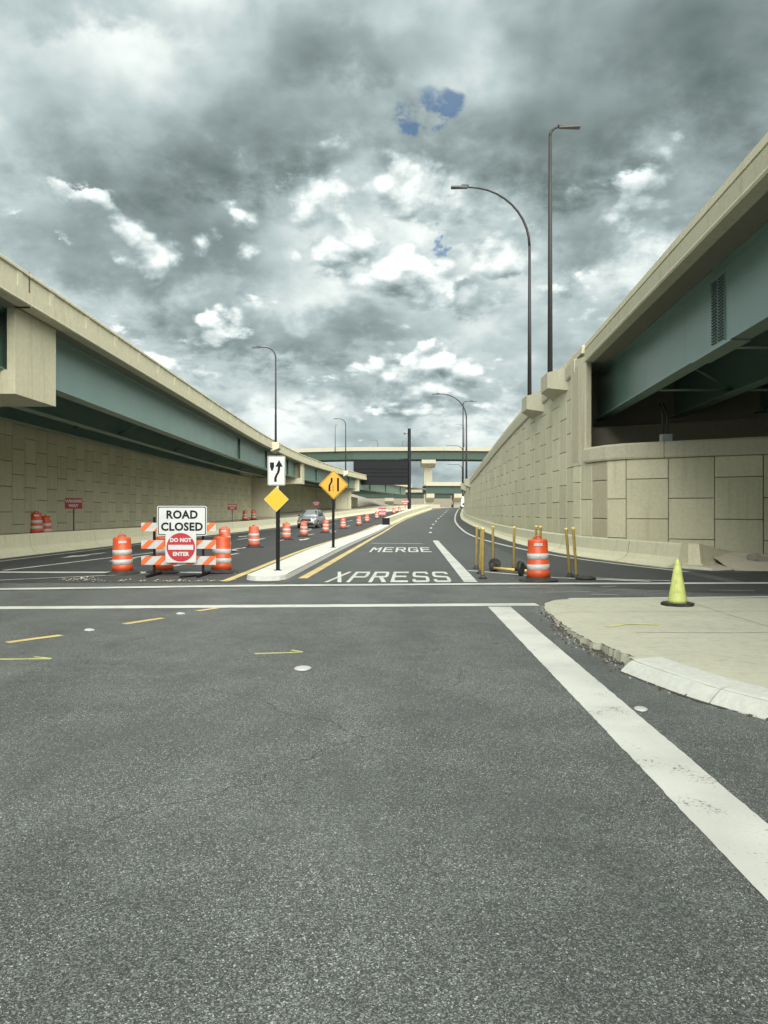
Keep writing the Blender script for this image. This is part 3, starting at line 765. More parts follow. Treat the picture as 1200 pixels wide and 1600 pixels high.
for t in (5.35, 9.6, 13.9, 18.2):
    a = at_length(SWP, s_, t); b = at_length(SWP, s_, t + 0.1); l = 0.1
    nx, ny = (b[1]-a[1])/l, -(b[0]-a[0])/l
    m = MB(); m.hexa([(a[0]+nx*.1, a[1]+ny*.1, 3.585), (a[0]+nx*.173, a[1]+ny*.173, 3.585), (a[0]+nx*.173+(b[0]-a[0])*.2, a[1]+ny*.173+(b[1]-a[1])*.2, 3.585), (a[0]+nx*.1+(b[0]-a[0])*.2, a[1]+ny*.1+(b[1]-a[1])*.2, 3.585),
                      (a[0]+nx*.1, a[1]+ny*.1, 4.213), (a[0]+nx*.173, a[1]+ny*.173, 4.213), (a[0]+nx*.173+(b[0]-a[0])*.2, a[1]+ny*.173+(b[1]-a[1])*.2, 4.213), (a[0]+nx*.1+(b[0]-a[0])*.2, a[1]+ny*.1+(b[1]-a[1])*.2, 4.213)])
    m.build('coping_joint', 'joint', side_wall)
# cheek pier at the corner with a rough textured strip
m = MB(); m.prism([(8.06, 33.15), (8.21, 32.2), (8.30, 31.80), (8.36, 31.72), (8.58, 31.80), (8.74, 32.4), (8.74, 33.15)], 3.56, 4.2125, 'z')
m.prism([(8.06, 33.15), (8.21, 32.2), (8.30, 31.80), (8.36, 31.72), (8.58, 31.80), (8.76, 32.4), (8.76, 36.5), (8.5, 36.5), (8.4, 33.15)], 4.213, 8.05, 'z')
pier = m.build('cheek_pier', 'coping', side_wall)
def strip_pt(t, o): return (8.06 + 0.15*t - 0.988*o, 33.15 - 0.95*t - 0.156*o)
a0, a1 = strip_pt(0.18, 0.012), strip_pt(0.86, 0.012); b0, b1_ = strip_pt(0.18, -0.03), strip_pt(0.86, -0.03)
m = MB(); m.prism([a0, a1, b1_, b0], 3.72, 7.75, 'z')
m.build('textured_strip', 'textured', side_wall)

# ---- right bridge: fascia, deck, girders, bearing
RB = lambda y: 5.97 + 0.074 * y
right_bridge = thing('bridge', 'bridge with teal green steel girder and bolted splice, over the side road', 'bridge', (7, 20, 0))
yy = frange(-40, 33.4, 3)
m = MB(); m.sweep([(RB(y), y, 7.80) for y in yy], [(0.0, 0.0), (-0.02, 0.06), (0.0, 0.12), (0.0, 0.50), (0.035, 0.52), (0.035, 0.545), (0.0, 0.56), (0.05, 0.80), (0.30, 0.80), (0.34, 0.26), (0.34, 0.0)])
m.build('fascia', 'bridge_concrete', right_bridge)
m = MB(); m.sweep([(RB(y), y, 7.80) for y in frange(-40, 37, 4)], [(0.34, 0.003), (0.34, 0.25), (48, 0.25), (48, 0.003)]); m.build('deck', 'soffit', right_bridge)  # deck stretched wider and farther back, out of view, to keep light out below
def girder(parent, fx, y0, y1, zb, zt, mat='girder_green', step=3.0, fl=0.24, zf=None):
    pts = [(fx(y), y, (zf(y) if zf else 0)) for y in frange(y0, y1, step)]
    m = MB(); m.sweep(pts, [(-0.02, zb + 0.05), (-0.02, zt - 0.04), (0.02, zt - 0.04), (0.02, zb + 0.05)]); w = m.build('girder', mat, parent)
    m = MB(); m.sweep(pts, [(-fl, zb), (-fl, zb + 0.05), (fl, zb + 0.05), (fl, zb)]); m.build('flange', mat, w)
    m = MB(); m.sweep(pts, [(-fl, zt - 0.04), (-fl, zt), (fl, zt), (fl, zt - 0.04)]); m.build('flange', mat, w)
    return w
for k in range(5):
    off = 1.22 + 3.1 * k
    w = girder(right_bridge, lambda y, o=off: RB(y) + o, -40, 35.2, 5.75, 7.80)
    if k == 0: main_girder = w
    for y in ((8, 29.5, 33.5) if k == 0 else (-2, 4, 10, 16, 22, 28)):    # stiffeners on the inner side
        x = RB(y) + off
        m = MB(); m.box(x + 0.02, x + 0.2, y - 0.01, y + 0.01, 5.81, 7.75); m.build('stiffener', 'girder_green', w)
# bolted splice
sx = lambda y: RB(y) + 1.22 - 0.02
y0s, y1s = 19.35, 20.25
m = MB(); m.hexa([(sx(y0s) - .022, y0s, 5.92), (sx(y0s) - .001, y0s, 5.92), (sx(y1s) - .001, y1s, 5.92), (sx(y1s) - .022, y1s, 5.92),
                  (sx(y0s) - .022, y0s, 7.66), (sx(y0s) - .001, y0s, 7.66), (sx(y1s) - .001, y1s, 7.66), (sx(y1s) - .022, y1s, 7.66)])
spl = m.build('splice_plate', 'girder_green', main_girder)
bm_ = MB(); bm_.prism([(0.027*math.cos(k*math.pi/3), 0.027*math.sin(k*math.pi/3)) for k in range(6)], 0.0, -0.045, 'x'); bolt_mesh = bm_.mesh('bolt', 'bolt_dark')
org = parent_origin(main_girder)
for i in range(21):
    for yb in (19.43, 19.56, 19.69, 19.91, 20.04, 20.17):
        place(bolt_mesh, 'bolt', main_girder, (sx(yb) - 0.022 - org[0], yb - org[1], 6.0 + i * 0.0785 - org[2]))
m = MB(); m.hexa([(sx(18.4) - .24, 18.4, 5.71), (sx(18.4) + .26, 18.4, 5.71), (sx(21.2) + .26, 21.2, 5.71), (sx(21.2) - .24, 21.2, 5.71),
                  (sx(18.4) - .24, 18.4, 5.748), (sx(18.4) + .26, 18.4, 5.748), (sx(21.2) + .26, 21.2, 5.748), (sx(21.2) - .24, 21.2, 5.748)])
m.build('splice_plate', 'girder_green', main_girder)
# cross frames between girders
for y in (6, 13, 20, 27):
    for k in range(4):
        xa, xb = RB(y) + 1.22 + 3.1*k, RB(y) + 1.22 + 3.1*(k+1)
        m = MB(); m.tube([(xa, y, 5.9), (xb, y, 7.6)], 0.05, 6); m.tube([(xa, y, 7.6), (xb, y, 5.9)], 0.05, 6); m.tube([(xa, y, 5.9), (xb, y, 5.9)], 0.05, 6)
        m.build('cross_frame', 'girder_green', right_bridge)
m = MB(); m.hexa([(6.4, -13.5, -0.05), (56, -13.5, -0.05), (56, -40, -0.05), (4.5, -40, -0.05), (6.4, -13.5, 5.7), (56, -13.5, 5.7), (56, -40, 5.7), (4.5, -40, 5.7)])
m.build('light_block_abutment', 'panel', right_bridge)  # unseen abutment added outside the view to block light and darken the underside
# abutment seat and backwall behind the side wall
ab = lambda x: 34.9 - 0.62 * (x - 8.6)
m = MB()
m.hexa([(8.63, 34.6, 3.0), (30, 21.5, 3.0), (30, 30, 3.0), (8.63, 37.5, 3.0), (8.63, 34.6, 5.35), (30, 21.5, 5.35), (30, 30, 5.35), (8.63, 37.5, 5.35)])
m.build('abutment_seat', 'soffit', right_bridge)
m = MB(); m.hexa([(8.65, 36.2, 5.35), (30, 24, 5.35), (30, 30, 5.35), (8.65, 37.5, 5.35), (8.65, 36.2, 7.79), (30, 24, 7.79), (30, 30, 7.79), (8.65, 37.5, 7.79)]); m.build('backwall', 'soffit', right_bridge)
m = MB(); m.box(10.42, 10.80, 28.75, 29.05, 4.215, 4.52); bx = m.build('junction_box', 'bearing_grey', right_bridge)
m = MB(); m.tube([(10.52, 28.95, 4.52), (10.52, 29.0, 5.4), (10.55, 29.4, 5.75)], 0.035, 8); m.tube([(10.68, 28.95, 4.52), (10.68, 29.0, 5.4), (10.7, 29.4, 5.75)], 0.03, 8); m.build('conduit', 'steel_dark', right_bridge)

# ------------------------------------------------------------------ barriers
def barrier(name, label, path, face_right, height=0.70, taper=None, apron=0.34):
    """path follows the foot on the traffic side"""
    s = 1 if face_right else -1            # u sign pointing away from the traffic
    prof = [(0.0, -0.03), (0.0, 0.03), (apron, 0.15), (apron + 0.10, 0.30), (apron + 0.16, height - 0.03), (apron + 0.19, height), (apron + 0.42, height), (apron + 0.44, -0.03)]
    m = MB(); m.sweep(path, [(u*s, w) for u, w in prof])
    return tag(m.build(name, 'barrier'), label, 'barrier')
b1 = barrier('concrete_barrier', 'pale concrete barrier along the foot of the ramp wall', [(RT(y), y, gz(y)) for y in frange(21.9, 180, 1.5)], True)
b2 = barrier('concrete_barrier', 'long pale concrete barrier beside the closed road, under the bridge', [(LB(y), y, gz(y)) for y in frange(14, 160, 2)], False, 0.78, apron=0.22)
def joint(parent, f, y, s, height, apron, mat='joint'):
    x = f(y); d = (f(y+.5) - f(y-.5)); l = math.hypot(d, 1); nx, ny = s/l, -s*d/l
    pr = [(0.0, 0.035), (apron, 0.155), (apron + 0.10, 0.305), (apron + 0.16, height - 0.025), (apron + 0.42, height + 0.003)]
    m = MB(); m.sheet([[(x + nx*(u - .004), y + ny*u - .009, gz(y) + w), (x + nx*(u - .004) + .018*d, y + ny*u + .009, gz(y) + w)] for u, w in pr])
    m.build('joint', mat, parent)
for y in (24.6, 30.7, 36.8, 43, 49, 55, 61, 68, 75): joint(b1, RT, y, 1, 0.70, 0.34)
for y in (29, 35, 41, 47, 53, 59, 66, 73, 80): joint(b2, LB, y, -1, 0.78, 0.22)
# sloping end of the right barrier running down to the soil
m = MB(); m.hexa([(8.45, 21.85, -0.03), (8.95, 20.9, -0.03), (11.0, 21.9, -0.03), (9.0, 23.2, -0.03), (8.5, 21.9, 0.10), (8.98, 21.0, 0.06), (10.9, 21.8, 0.06), (9.0, 23.2, 0.14)])
m.build('apron_slab', 'apron', b1)
m = MB(); m.prism([(8.60, 22.0), (9.02, 21.72), (11.6, 23.75), (11.3, 24.1), (9.3, 22.75), (8.8, 22.3)], 0.0, 0.12, 'z')
m.hexa([(8.72, 22.02, 0.12), (9.02, 21.86, 0.12), (11.5, 23.85, 0.12), (11.25, 24.1, 0.12), (8.74, 22.06, 0.70), (9.0, 21.95, 0.70), (11.45, 23.9, 0.22), (11.25, 24.05, 0.22)])
m.build('end_block', 'barrier', b1)
# soil and torn sheeting heaped at the end of the barrier
m = MB(); rng = random.Random(5); rows = []
for j in range(17):
    r = []
    for i in range(25):
        u, v = i / 24.0, j / 16.0
        x = 9.6 + u * 16; y = 20.6 - u * 5.5 + v * (6.0 - 1.0*u)
        hgt = 0.42 * math.sin(math.pi * min(1, v * 0.62 + 0.02))**1.2 * (0.55 + 0.45 * math.sin(u * 11 + v * 3)) + 0.16 * v
        r.append((x, y, max(0.0, hgt + rng.uniform(-.03, .035)) - 0.03 * (1 - v)))
    rows.append(r)
m.sheet(rows); tag(m.build('soil_heap', 'sand', fix=True), 'heap of sandy soil at the end of the right barrier', kind='structure')
m = MB(); rng = random.Random(9)
for (cx, cy, L, a) in ((11.2, 21.6, 1.8, -25), (12.3, 21.9, 2.2, -20), (11.9, 22.6, 1.2, 10), (13.6, 21.2, 2.4, -28), (12.8, 23.0, 1.6, -35)):
    rows = []
    for i in range(9):
        t = i / 8.0 - 0.5; dx, dy = math.cos(R(a)) * L * t, math.sin(R(a)) * L * t; w = 0.22 * (1 - (2*t)**2 * 0.7)
        z = 0.30 + 0.06 * math.sin(i * 1.7) + 0.04 * rng.random()
        rows.append([(cx + dx - w*.3, cy + dy - w, z - 0.14), (cx + dx, cy + dy, z + 0.06), (cx + dx + w*.3, cy + dy + w, z - 0.10)])
    m.sheet(rows)
tag(m.build('torn_sheeting', 'dirt'), 'torn grey erosion sheeting lying on the soil by the right wall', 'sheeting', kind='stuff')

# median barrier between the two roads, with its nose
m = MB()
def MBL(y): return curve([(79, -0.15), (90, 0.75), (105, 2.0), (125, 4.2), (150, 7.6)])(y)
def MBR(y): return curve([(79, 0.62), (90, 1.55), (105, 3.0), (125, 5.6), (150, 9.2)])(y)
rows = []
for y in frange(79, 150, 3):
    l, r, g = MBL(y), MBR(y), gz(y)
    rows.append([(l, y, g - .02), (l + .1, y, g + .25), (l + .16, y, g + .80), (r - .16, y, g + .80), (r - .1, y, g + .25), (r + .18, y, g + .12), (r + .2, y, g - .02)])
m.sheet(rows); m.add(rows[0], [tuple(range(7))])
tag(m.build('median_barrier', 'barrier'), 'pale concrete median barrier starting behind the black box on the island', 'barrier')

# ------------------------------------------------------------------ left side: wall, bridge on caps
LW = curve([(23, -17.75), (34, -17.4), (46.5, -17.15), (62, -16.5), (77, -15.4), (88, -14.2)])
LW2 = curve([(100, -17.3), (112, -15.2), (130, -10.8), (150, -5.2), (165, -0.5)])
left_wall = thing('retaining_wall', 'shaded beige panelled wall under the bridge behind the WRONG WAY signs', 'wall', (-17.35, 34, 0))
panel_wall(left_wall, [(LW(y), y) for y in frange(27.5, 84.3, 1.2)], lambda y: gz(y) - 0.05, lambda y: 6.9, 1.18, 0.42, 1.01, True)
left_wall2 = thing('retaining_wall', 'far pale panelled wall beyond the silver car, past the square pier', 'wall', (-15, 112, 0))
panel_wall(left_wall2, [(LW2(y), y) for y in frange(109, 150, 1.5)], lambda y: gz(y) - 0.05, lambda y: 6.6 - (y - 109) * 0.055, 1.5, 0.46, 1.2, True)

LF = curve([(-10, -9.1), (18, -9.25), (45, -9.55), (62, -9.6), (85, -8.75), (102, -7.0), (119, -4.7), (140, -0.9), (165, 4.9), (185, 10.5)])    # left fascia line
left_bridge = thing('bridge', 'curving bridge with pale teal girder and beige parapet over the closed road', 'bridge', (-9.5, 40, 0))
def fascia(parent, y0, y1, top=7.85, dz=None):
    P = [(LF(y), y, top) for y in frange(y0, y1, 2)]
    m = MB(); m.sweep(P, [(0, -0.86), (0.025, -0.83), (0.0, -0.80), (0.0, -0.52), (-0.055, -0.50), (-0.055, -0.10), (0.0, -0.085), (0.0, -0.02), (-0.02, 0.0), (-0.28, 0.0), (-0.34, -0.86)])
    f = m.build('fascia', 'bridge_concrete', parent)
    for y in frange(y0 + 1.4, y1 - 0.5, 2.75):
        x = LF(y); m = MB(); m.box(x - 0.07, x - 0.035, y - 0.14, y + 0.14, top - 0.515, top - 0.09); m.build('divider', 'bridge_concrete', f)
    return f
fascia(left_bridge, -8, 20.15); fascia(left_bridge, 20.19, 86.0); fascia(left_bridge, 86.04, 126); fascia(left_bridge, 126.04, 170)
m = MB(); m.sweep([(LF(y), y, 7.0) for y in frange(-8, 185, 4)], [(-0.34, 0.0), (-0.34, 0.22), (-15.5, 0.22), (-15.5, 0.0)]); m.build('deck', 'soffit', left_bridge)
for (y0, y1) in ((-8, 21.0), (22.85, 84.6), (87.2, 124.5), (127.2, 168)):
    for k, off in enumerate((1.0, 3.8, 6.0)):
        w = girder(left_bridge, lambda y, o=off: LF(y) - o, y0, y1, 5.36, 7.0, step=3.0)
        if k == 0:
            for y in frange(y0 + 9.5, y1 - 5, 14):
                if y0 < y < y1 - 1 and y > 50:
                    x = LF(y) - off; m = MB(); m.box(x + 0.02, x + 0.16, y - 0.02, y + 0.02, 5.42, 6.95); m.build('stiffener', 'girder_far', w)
    for y in frange(y0 + 5, y1 - 4, 11):
        for o in (1.0, 3.8):
            xa, xb = LF(y) - o, LF(y) - o - 2.8
            m = MB(); m.tube([(xa, y, 5.5), (xb, y, 6.8)], 0.05, 6); m.tube([(xa, y, 6.8), (xb, y, 5.5)], 0.05, 6); m.build('cross_frame', 'girder_green', left_bridge)
def cap(y0, y1, xe, bottom=4.72, col_x=None, col_w=1.9, ledge=True, length=17.0):
    x0 = xe - length
    if ledge:
        m = MB(); m.box(x0, xe - 0.22, y0, y1, bottom, 5.30)
        m.box(x0, xe - 0.22, y0 + 0.75, y1, 5.303, 6.99)
        m.box(xe - 0.22, xe, y0, y1, bottom, 7.04)
        m.box(x0, xe - 0.222, y0 + 0.01, y0 + 0.2, 5.3, 5.36)
    else:
        m = MB(); m.box(x0, xe, y0, y1, bottom, 7.04)
    c = m.build('pier_cap', 'bridge_concrete', left_bridge)
    if col_x is not None:
        yc = (y0 + y1) / 2; g = gz(yc)
        m = MB()
        for k in range(1):
            m.prism([(col_x - col_w/2, y0 + .2), (col_x + col_w/2, y0 + .2), (col_x + col_w/2, y1 - .2), (col_x - col_w/2, y1 - .2)], g - .1, bottom - .004, 'z')
            m.box(col_x - col_w/2 - .06, col_x - col_w*0.30, y0 + .12, y0 + .2, g, bottom - .01); m.box(col_x + col_w*0.30, col_x + col_w/2 + .06, y0 + .12, y0 + .2, g, bottom - .01)
        m.build('column', 'bridge_concrete', left_bridge)
        m = MB(); m.box(col_x - col_w/2 - .25, col_x + col_w/2 + .25, y0 - .1, y1 + .1, g - .1, g + 0.75); m.build('footing', 'far_concrete', left_bridge)
cap(20.25, 22.75, -9.72)
cap(84.7, 87.1, LF(86) - 0.35, col_x=-13.65, col_w=2.9)
cap(124.6, 127.1, LF(126) - 0.5, bottom=5.0, col_x=-6.6, col_w=2.4, ledge=False)
m = MB(); m.box(-9.70, -9.30, 20.17, 20.185, 6.95, 7.9); m.build('expansion_joint', 'joint', left_bridge)
LEDGE_L = (66.5, 112.0)
for y in LEDGE_L: lamp_ledge(left_bridge, LF(y) - 0.06, y, 7.6, 1.0, 0.0, L=2.0, D=0.55, Hh=0.5)

# ------------------------------------------------------------------ bridges of the interchange, far behind
def flyover(label, pts, ztop, depth, par, mat='girder_far', width=11.0, piers=()):
    t = thing('overpass', label, 'bridge', (pts[0][0], pts[0][1], 0))
    P = [(x, y, ztop + dz) for x, y, dz in pts]
    m = MB(); m.sweep(P, [(0.0, 0.0), (0.0, -par), (0.35, -par), (0.35, 0.0)]); m.build('parapet', 'far_concrete', t)
    m = MB(); m.sweep(P, [(0.36, -par + .03), (0.36, -par + 0.28), (width, -par + 0.28), (width, -par + .03)]); m.build('deck', 'soffit', t)
    for k in range(4):
        u = 0.9 + k * (width - 1.8) / 3
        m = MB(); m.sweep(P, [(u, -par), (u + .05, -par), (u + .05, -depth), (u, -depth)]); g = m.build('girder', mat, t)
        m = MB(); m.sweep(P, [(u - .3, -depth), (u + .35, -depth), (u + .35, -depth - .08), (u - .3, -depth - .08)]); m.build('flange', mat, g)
    for (x, y, zt, zb, cw, capw) in piers:
        m = MB(); cy0, cy1 = y + 0.6, y + width - 1.0; yc = (cy0 + cy1) / 2
        m.prism([(x - cw/2, zb), (x + cw/2, zb), (x + cw/2, zt - 2.4), (x + cw*0.62, zt - 1.5), (x - cw*0.62, zt - 1.5), (x - cw/2, zt - 2.4)], yc - 1.1, yc + 1.1, 'y')
        m.build('column', 'far_concrete', t)
        m = MB(); m.prism([(yc - 1.6, zt - 2.3), (yc + 1.6, zt - 2.3), (cy1, zt - 1.2), (cy1, zt), (cy0, zt), (cy0, zt - 1.2)], x - capw/2, x + capw/2, 'x'); m.build('pier_cap', 'far_concrete', t)
    return t
# walked from right to left, so that the deck lies on the far side of the parapet
flyover('highest far overpass with dark green girder crossing the sky',
        [(x, 250 + dy, dz) for x, dy, dz in ((90, 14, 0), (50, 4, 0), (20, 0, 0), (-10, 1, 0), (-45, 8, -0.3), (-80, 22, -0.7), (-120, 40, -1.0))], 22.8, 3.9, 1.25,
        piers=((14.6, 250, 18.7, 2.9, 2.7, 4.6), (-62, 263, 18.3, 2.9, 2.7, 4.6)))
flyover('lower far bridge with dark girder between beige piers at road end', [(70, 236, 0), (30, 231, 0), (12.6, 230, 0)], 10.6, 3.4, 1.15,
        piers=((13.9, 229.5, 7.1, 2.9, 2.0, 2.4), (22.2, 229.5, 7.1, 2.9, 1.9, 2.3), (32, 229.5, 7.1, 2.9, 1.9, 2.3)))
flyover('farthest low bridge with green girder seen under the message sign', [(80, 300, 0), (30, 292, 0), (-10, 290, 0), (-50, 294, 0), (-110, 304, 0)], 10.2, 3.2, 1.2,
        piers=((2, 289.5, 6.9, 2.9, 2.4, 3.4), (38, 289.5, 6.9, 2.9, 2.4, 3.4), (-30, 291, 6.9, 2.9, 2.4, 3.4)))
# slope-paved abutment and parapet wall at the end of the left road
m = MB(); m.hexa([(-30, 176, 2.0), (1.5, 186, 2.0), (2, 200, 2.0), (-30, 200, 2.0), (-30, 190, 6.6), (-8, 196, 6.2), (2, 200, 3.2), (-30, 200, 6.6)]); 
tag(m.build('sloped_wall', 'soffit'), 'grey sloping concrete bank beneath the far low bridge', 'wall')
m = MB(); m.hexa([(2, 176, 1.5), (13.0, 178, 1.5), (13.0, 178.6, 1.5), (2, 176.6, 1.5), (2, 176, 3.45), (13.0, 178, 3.35), (13.0, 178.6, 3.35), (2, 176.6, 3.45)])
tag(m.build('low_wall', 'far_concrete'), 'low pale wall closing the gap beyond the median barrier', 'wall')
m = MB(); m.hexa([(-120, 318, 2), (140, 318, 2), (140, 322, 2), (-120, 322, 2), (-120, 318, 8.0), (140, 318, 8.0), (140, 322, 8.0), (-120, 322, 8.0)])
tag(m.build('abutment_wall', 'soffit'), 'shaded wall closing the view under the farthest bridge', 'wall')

# ------------------------------------------------------------------ traffic drums
def make_drum(body_mat):
    t = thing('traffic_drum', 'drum', 'drum')
    m = MB(); m.lathe([(0.262, 0.075), (0.262, 0.235), (0.252, 0.245), (0.249, 0.435), (0.240, 0.445), (0.237, 0.63), (0.228, 0.64), (0.222, 0.90), (0.205, 0.94), (0.12, 0.955)], 24)
    m.build('body', body_mat, t, world=False)
    for (z0, z1, r0, r1) in ((0.255, 0.385, 0.2545, 0.2525), (0.50, 0.63, 0.2415, 0.2395)):
        m = MB(); m.lathe([(r0 - .004, z0), (r0 + .002, z0 + .003), (r1 + .002, z1 - .003), (r1 - .004, z1)], 24, cap=False); m.build('reflective_band', 'reflective_white', t, world=False)
    m = MB(); m.tube([(-0.09, 0, 0.93), (-0.085, 0, 0.985), (-0.05, 0, 1.01), (0.05, 0, 1.01), (0.085, 0, 0.985), (0.09, 0, 0.93)], 0.02, 8); m.build('handle', body_mat, t, world=False)
    m = MB(); m.lathe([(0.43, 0.0), (0.44, 0.025), (0.40, 0.045), (0.29, 0.06), (0.275, 0.09), (0.255, 0.09)], 20); m.build('rubber_base', 'rubber', t, world=False)
    m = MB(); n = 6; vs = []
    for k in range(n + 1):
        a = R(-128 + 50 * k / n)
        vs += [(0.2345 * math.cos(a), 0.2345 * math.sin(a), 0.80), (0.2315 * math.cos(a), 0.2315 * math.sin(a), 0.865)]
    m.add(vs, [(2*k, 2*k+2, 2*k+3, 2*k+1) for k in range(n)]); m.build('sticker', 'reflective_white', t, world=False)
    return t
drumA, drumB = make_drum('drum_orange'), make_drum('drum_faded')
used = {}
def drum(x, y, label, faded=False, rz=0.0, group='drums closing the left road', z=None, s=1.0, tilt=0.0):
    src = drumB if faded else drumA
    o = copy_tree(src) if used.get(faded) else src
    used[faded] = True
    o.location = (x, y, (gz(y) + 0.006) if z is None else z); o.rotation_euler = (R(random.uniform(-1.6, 1.6)), R(random.uniform(-1.6, 1.6)), rz); o.scale = (s, s, s)
    tag(o, label, 'drum', group)
    return o
GD = 'orange and white traffic drums'
drum(3.57, 17.75, 'bright orange drum with two white bands standing among the yellow posts', rz=0.1, group=GD, s=1.02)
drum(-6.72, 19.75, 'orange drum standing alone left of the road closed barricade', rz=0.6, group=GD)
drum(-5.78, 20.1, 'orange drum behind the road closed sign, under its left end', rz=1.4, group=GD)
drum(-4.28, 20.2, 'orange drum at the right end of the barricade, next to the island nose', rz=-0.7, group=GD)
drum(-6.35, 30.6, 'faded orange drum half hidden behind the barricade drum, second row', True, 0.3, GD)
drum(-5.87, 34.7, 'faded orange drum in the taper, left of the two post signs', True, 2.0, GD)
drum(-5.62, 44.2, 'orange drum just right of the keep right sign post', True, 1.1, GD)
drum(-5.22, 50.0, 'orange drum directly in front of the silver car', True, -0.4, GD)
drum(-4.40, 57.8, 'orange drum just right of the silver car', True, 0.9, GD)
drum(-3.62, 68.0, 'orange drum first past the lane ends sign post', True, 0.2, GD)
drum(-2.55, 78.0, 'small far orange drum second past the lane ends sign post', True, 0.7, GD)
drum(-1.98, 88.5, 'small far orange drum third past the lane ends sign post', True, 1.7, GD)
drum(-0.95, 101.0, 'tiny orange drum just left of the red sign on the island', True, 0.7, GD)
drum(-0.2, 110.0, 'tiny orange drum right behind the red sign on the island', True, 0.7, GD)
drum(1.6, 124.0, 'distant orange drum at the far end of the taper, near barrier', True, 0.7, GD)
drum(2.6, 130.0, 'most distant orange drum of the taper under the black sign pole', True, 0.7, GD)
drum(-15.05, 33.3, 'taller of two orange drums behind the left barrier', False, 0.7, GD, z=0.62)
drum(-15.05, 34.2, 'lower of two orange drums behind the left barrier, partly hidden', False, 1.9, GD, z=0.47)
drum(-13.3, 73.5, 'dark orange drum behind the far left barrier, left of a pair', False, 0.9, GD, z=gz(73.5) + 0.62)
drum(-13.0, 76.5, 'dark orange drum behind the far left barrier, nearest the square pier', False, 0.1, GD, z=gz(76.5) + 0.62)

# ------------------------------------------------------------------ lime cone
t = thing('traffic_cone', 'scuffed lime green traffic cone on black base on the corner pavement', 'cone', (4.93, 12.9, ez(12.9) + 0.012), R(12))
m = MB(); m.prism([(math.cos(R(45*k+22.5))*0.27*(1.0 if k % 1 == 0 else 1), math.sin(R(45*k+22.5))*0.27) for k in range(8)], 0.0, 0.045, 'z'); m.build('base', 'rubber', t, world=False)
m = MB(); m.lathe([(0.158, 0.045), (0.15, 0.09), (0.062, 0.63), (0.036, 0.745), (0.03, 0.765), (0.022, 0.77)], 22); m.build('body', 'cone_lime', t, world=False)

# ------------------------------------------------------------------ yellow tubular posts
def make_post(L=1.2, base=True):
    t = thing('delineator_post', 'post', 'post')
    m = MB(); m.lathe([(0.035, 0.03), (0.035, L - 0.05), (0.042, L - 0.045), (0.042, L - 0.01), (0.032, L)], 12); m.build('tube', 'post_yellow', t, world=False)
    m = MB(); m.lathe([(0.10, 0.0), (0.10, 0.02), (0.055, 0.05), (0.045, 0.09)], 12); m.build('foot', 'rubber', t, world=False)
    return t
post0 = make_post(); first = [True]
GP = 'yellow delineator posts at the gore'
def post(x, y, label, lean=(0, 0), s=1.0):
    o = post0 if first[0] else copy_tree(post0); first[0] = False
    o.location = (x, y, 0.012); o.rotation_euler = (lean[0], lean[1], 0); o.scale = (1, 1, s)
    tag(o, label, 'post', GP)
post(2.60, 21.6, 'yellow post, leftmost and rearmost of the tight group of three', (0, R(0.6)))
post(2.49, 19.9, 'yellow post in the middle of the tight group of three', (0, R(2.2)))
post(2.36, 18.35, 'yellow post, nearest of the tight group of three by the white line', (0, R(0.4)), 1.01)
post(3.05, 21.4, 'yellow post standing alone, first right of the tight group', (0, R(-0.8)))
post(3.50, 20.7, 'yellow post standing above the fallen post and black wheels', (0, R(0.4)))
post(4.35, 21.3, 'yellow post whose top shows above the near drum', (R(3), R(-1)))
post(4.31, 21.9, 'second yellow post top showing behind the near drum', (R(3), R(1)))
post(4.63, 18.45, 'yellow post leaning left, rightmost, between drum and cone', (R(2), R(-4.5)), 1.02)
post(4.60, 19.0, 'yellow post leaning behind the rightmost leaning post', (R(2), R(-5.2)), 1.0)
t = thing('delineator_post', 'fallen yellow post lying on the road with black bases at its ends', 'post', (2.95, 20.55, 0.05), R(-55), GP)
m = MB(); m.tube([(0.0, 0, 0.045), (1.28, 0, 0.05)], 0.038, 12); m.build('tube', 'post_yellow', t, world=False)
m = MB(); m.tube([(-0.05, 0, 0.06), (0.0, 0, 0.06)], [0.14, 0.14], 14); m.tube([(-0.10, 0, 0.06), (-0.05, 0, 0.06)], [0.09, 0.14], 14); m.build('foot', 'rubber', t, world=False)
def rubber_base_lump(x, y, ang, label):
    t = thing('post_base', label, 'post base', (x, y, 0.012), ang, 'loose post bases')
    m = MB(); m.tube([(-0.035, 0, 0.165), (0.035, 0, 0.165)], 0.165, 16, smooth=False); m.build('disc', 'rubber', t, world=False)
    m = MB(); m.tube([(0.035, 0, 0.165), (0.09, 0, 0.165), (0.16, 0.0, 0.16)], [0.09, 0.06, 0.045], 12); m.build('socket', 'rubber', t, world=False)
    m = MB(); m.tube([(0.14, 0, 0.16), (0.24, 0.02, 0.12)], 0.038, 10); m.build('stub', 'post_yellow', t, world=False)
rubber_base_lump(3.42, 19.15, R(150), 'black round post base tipped on edge left of the near drum')
rubber_base_lump(3.52, 19.75, R(20), 'second black post base tipped on edge behind the near drum')
rubber_base_lump(3.02, 20.95, R(95), 'black post base on edge at the end of the fallen post')
for (x, y, l) in ((4.78, 18.2, 'flat black rubber base under the leaning yellow post'),):
    t = MB(); t.lathe([(0.24, 0.0), (0.24, 0.03), (0.12, 0.07), (0.05, 0.075)], 14, cx=x, cy=y); o = t.build('post_base', 'rubber'); o.location.z = 0.018; tag(o, l, 'post base', 'loose post bases')

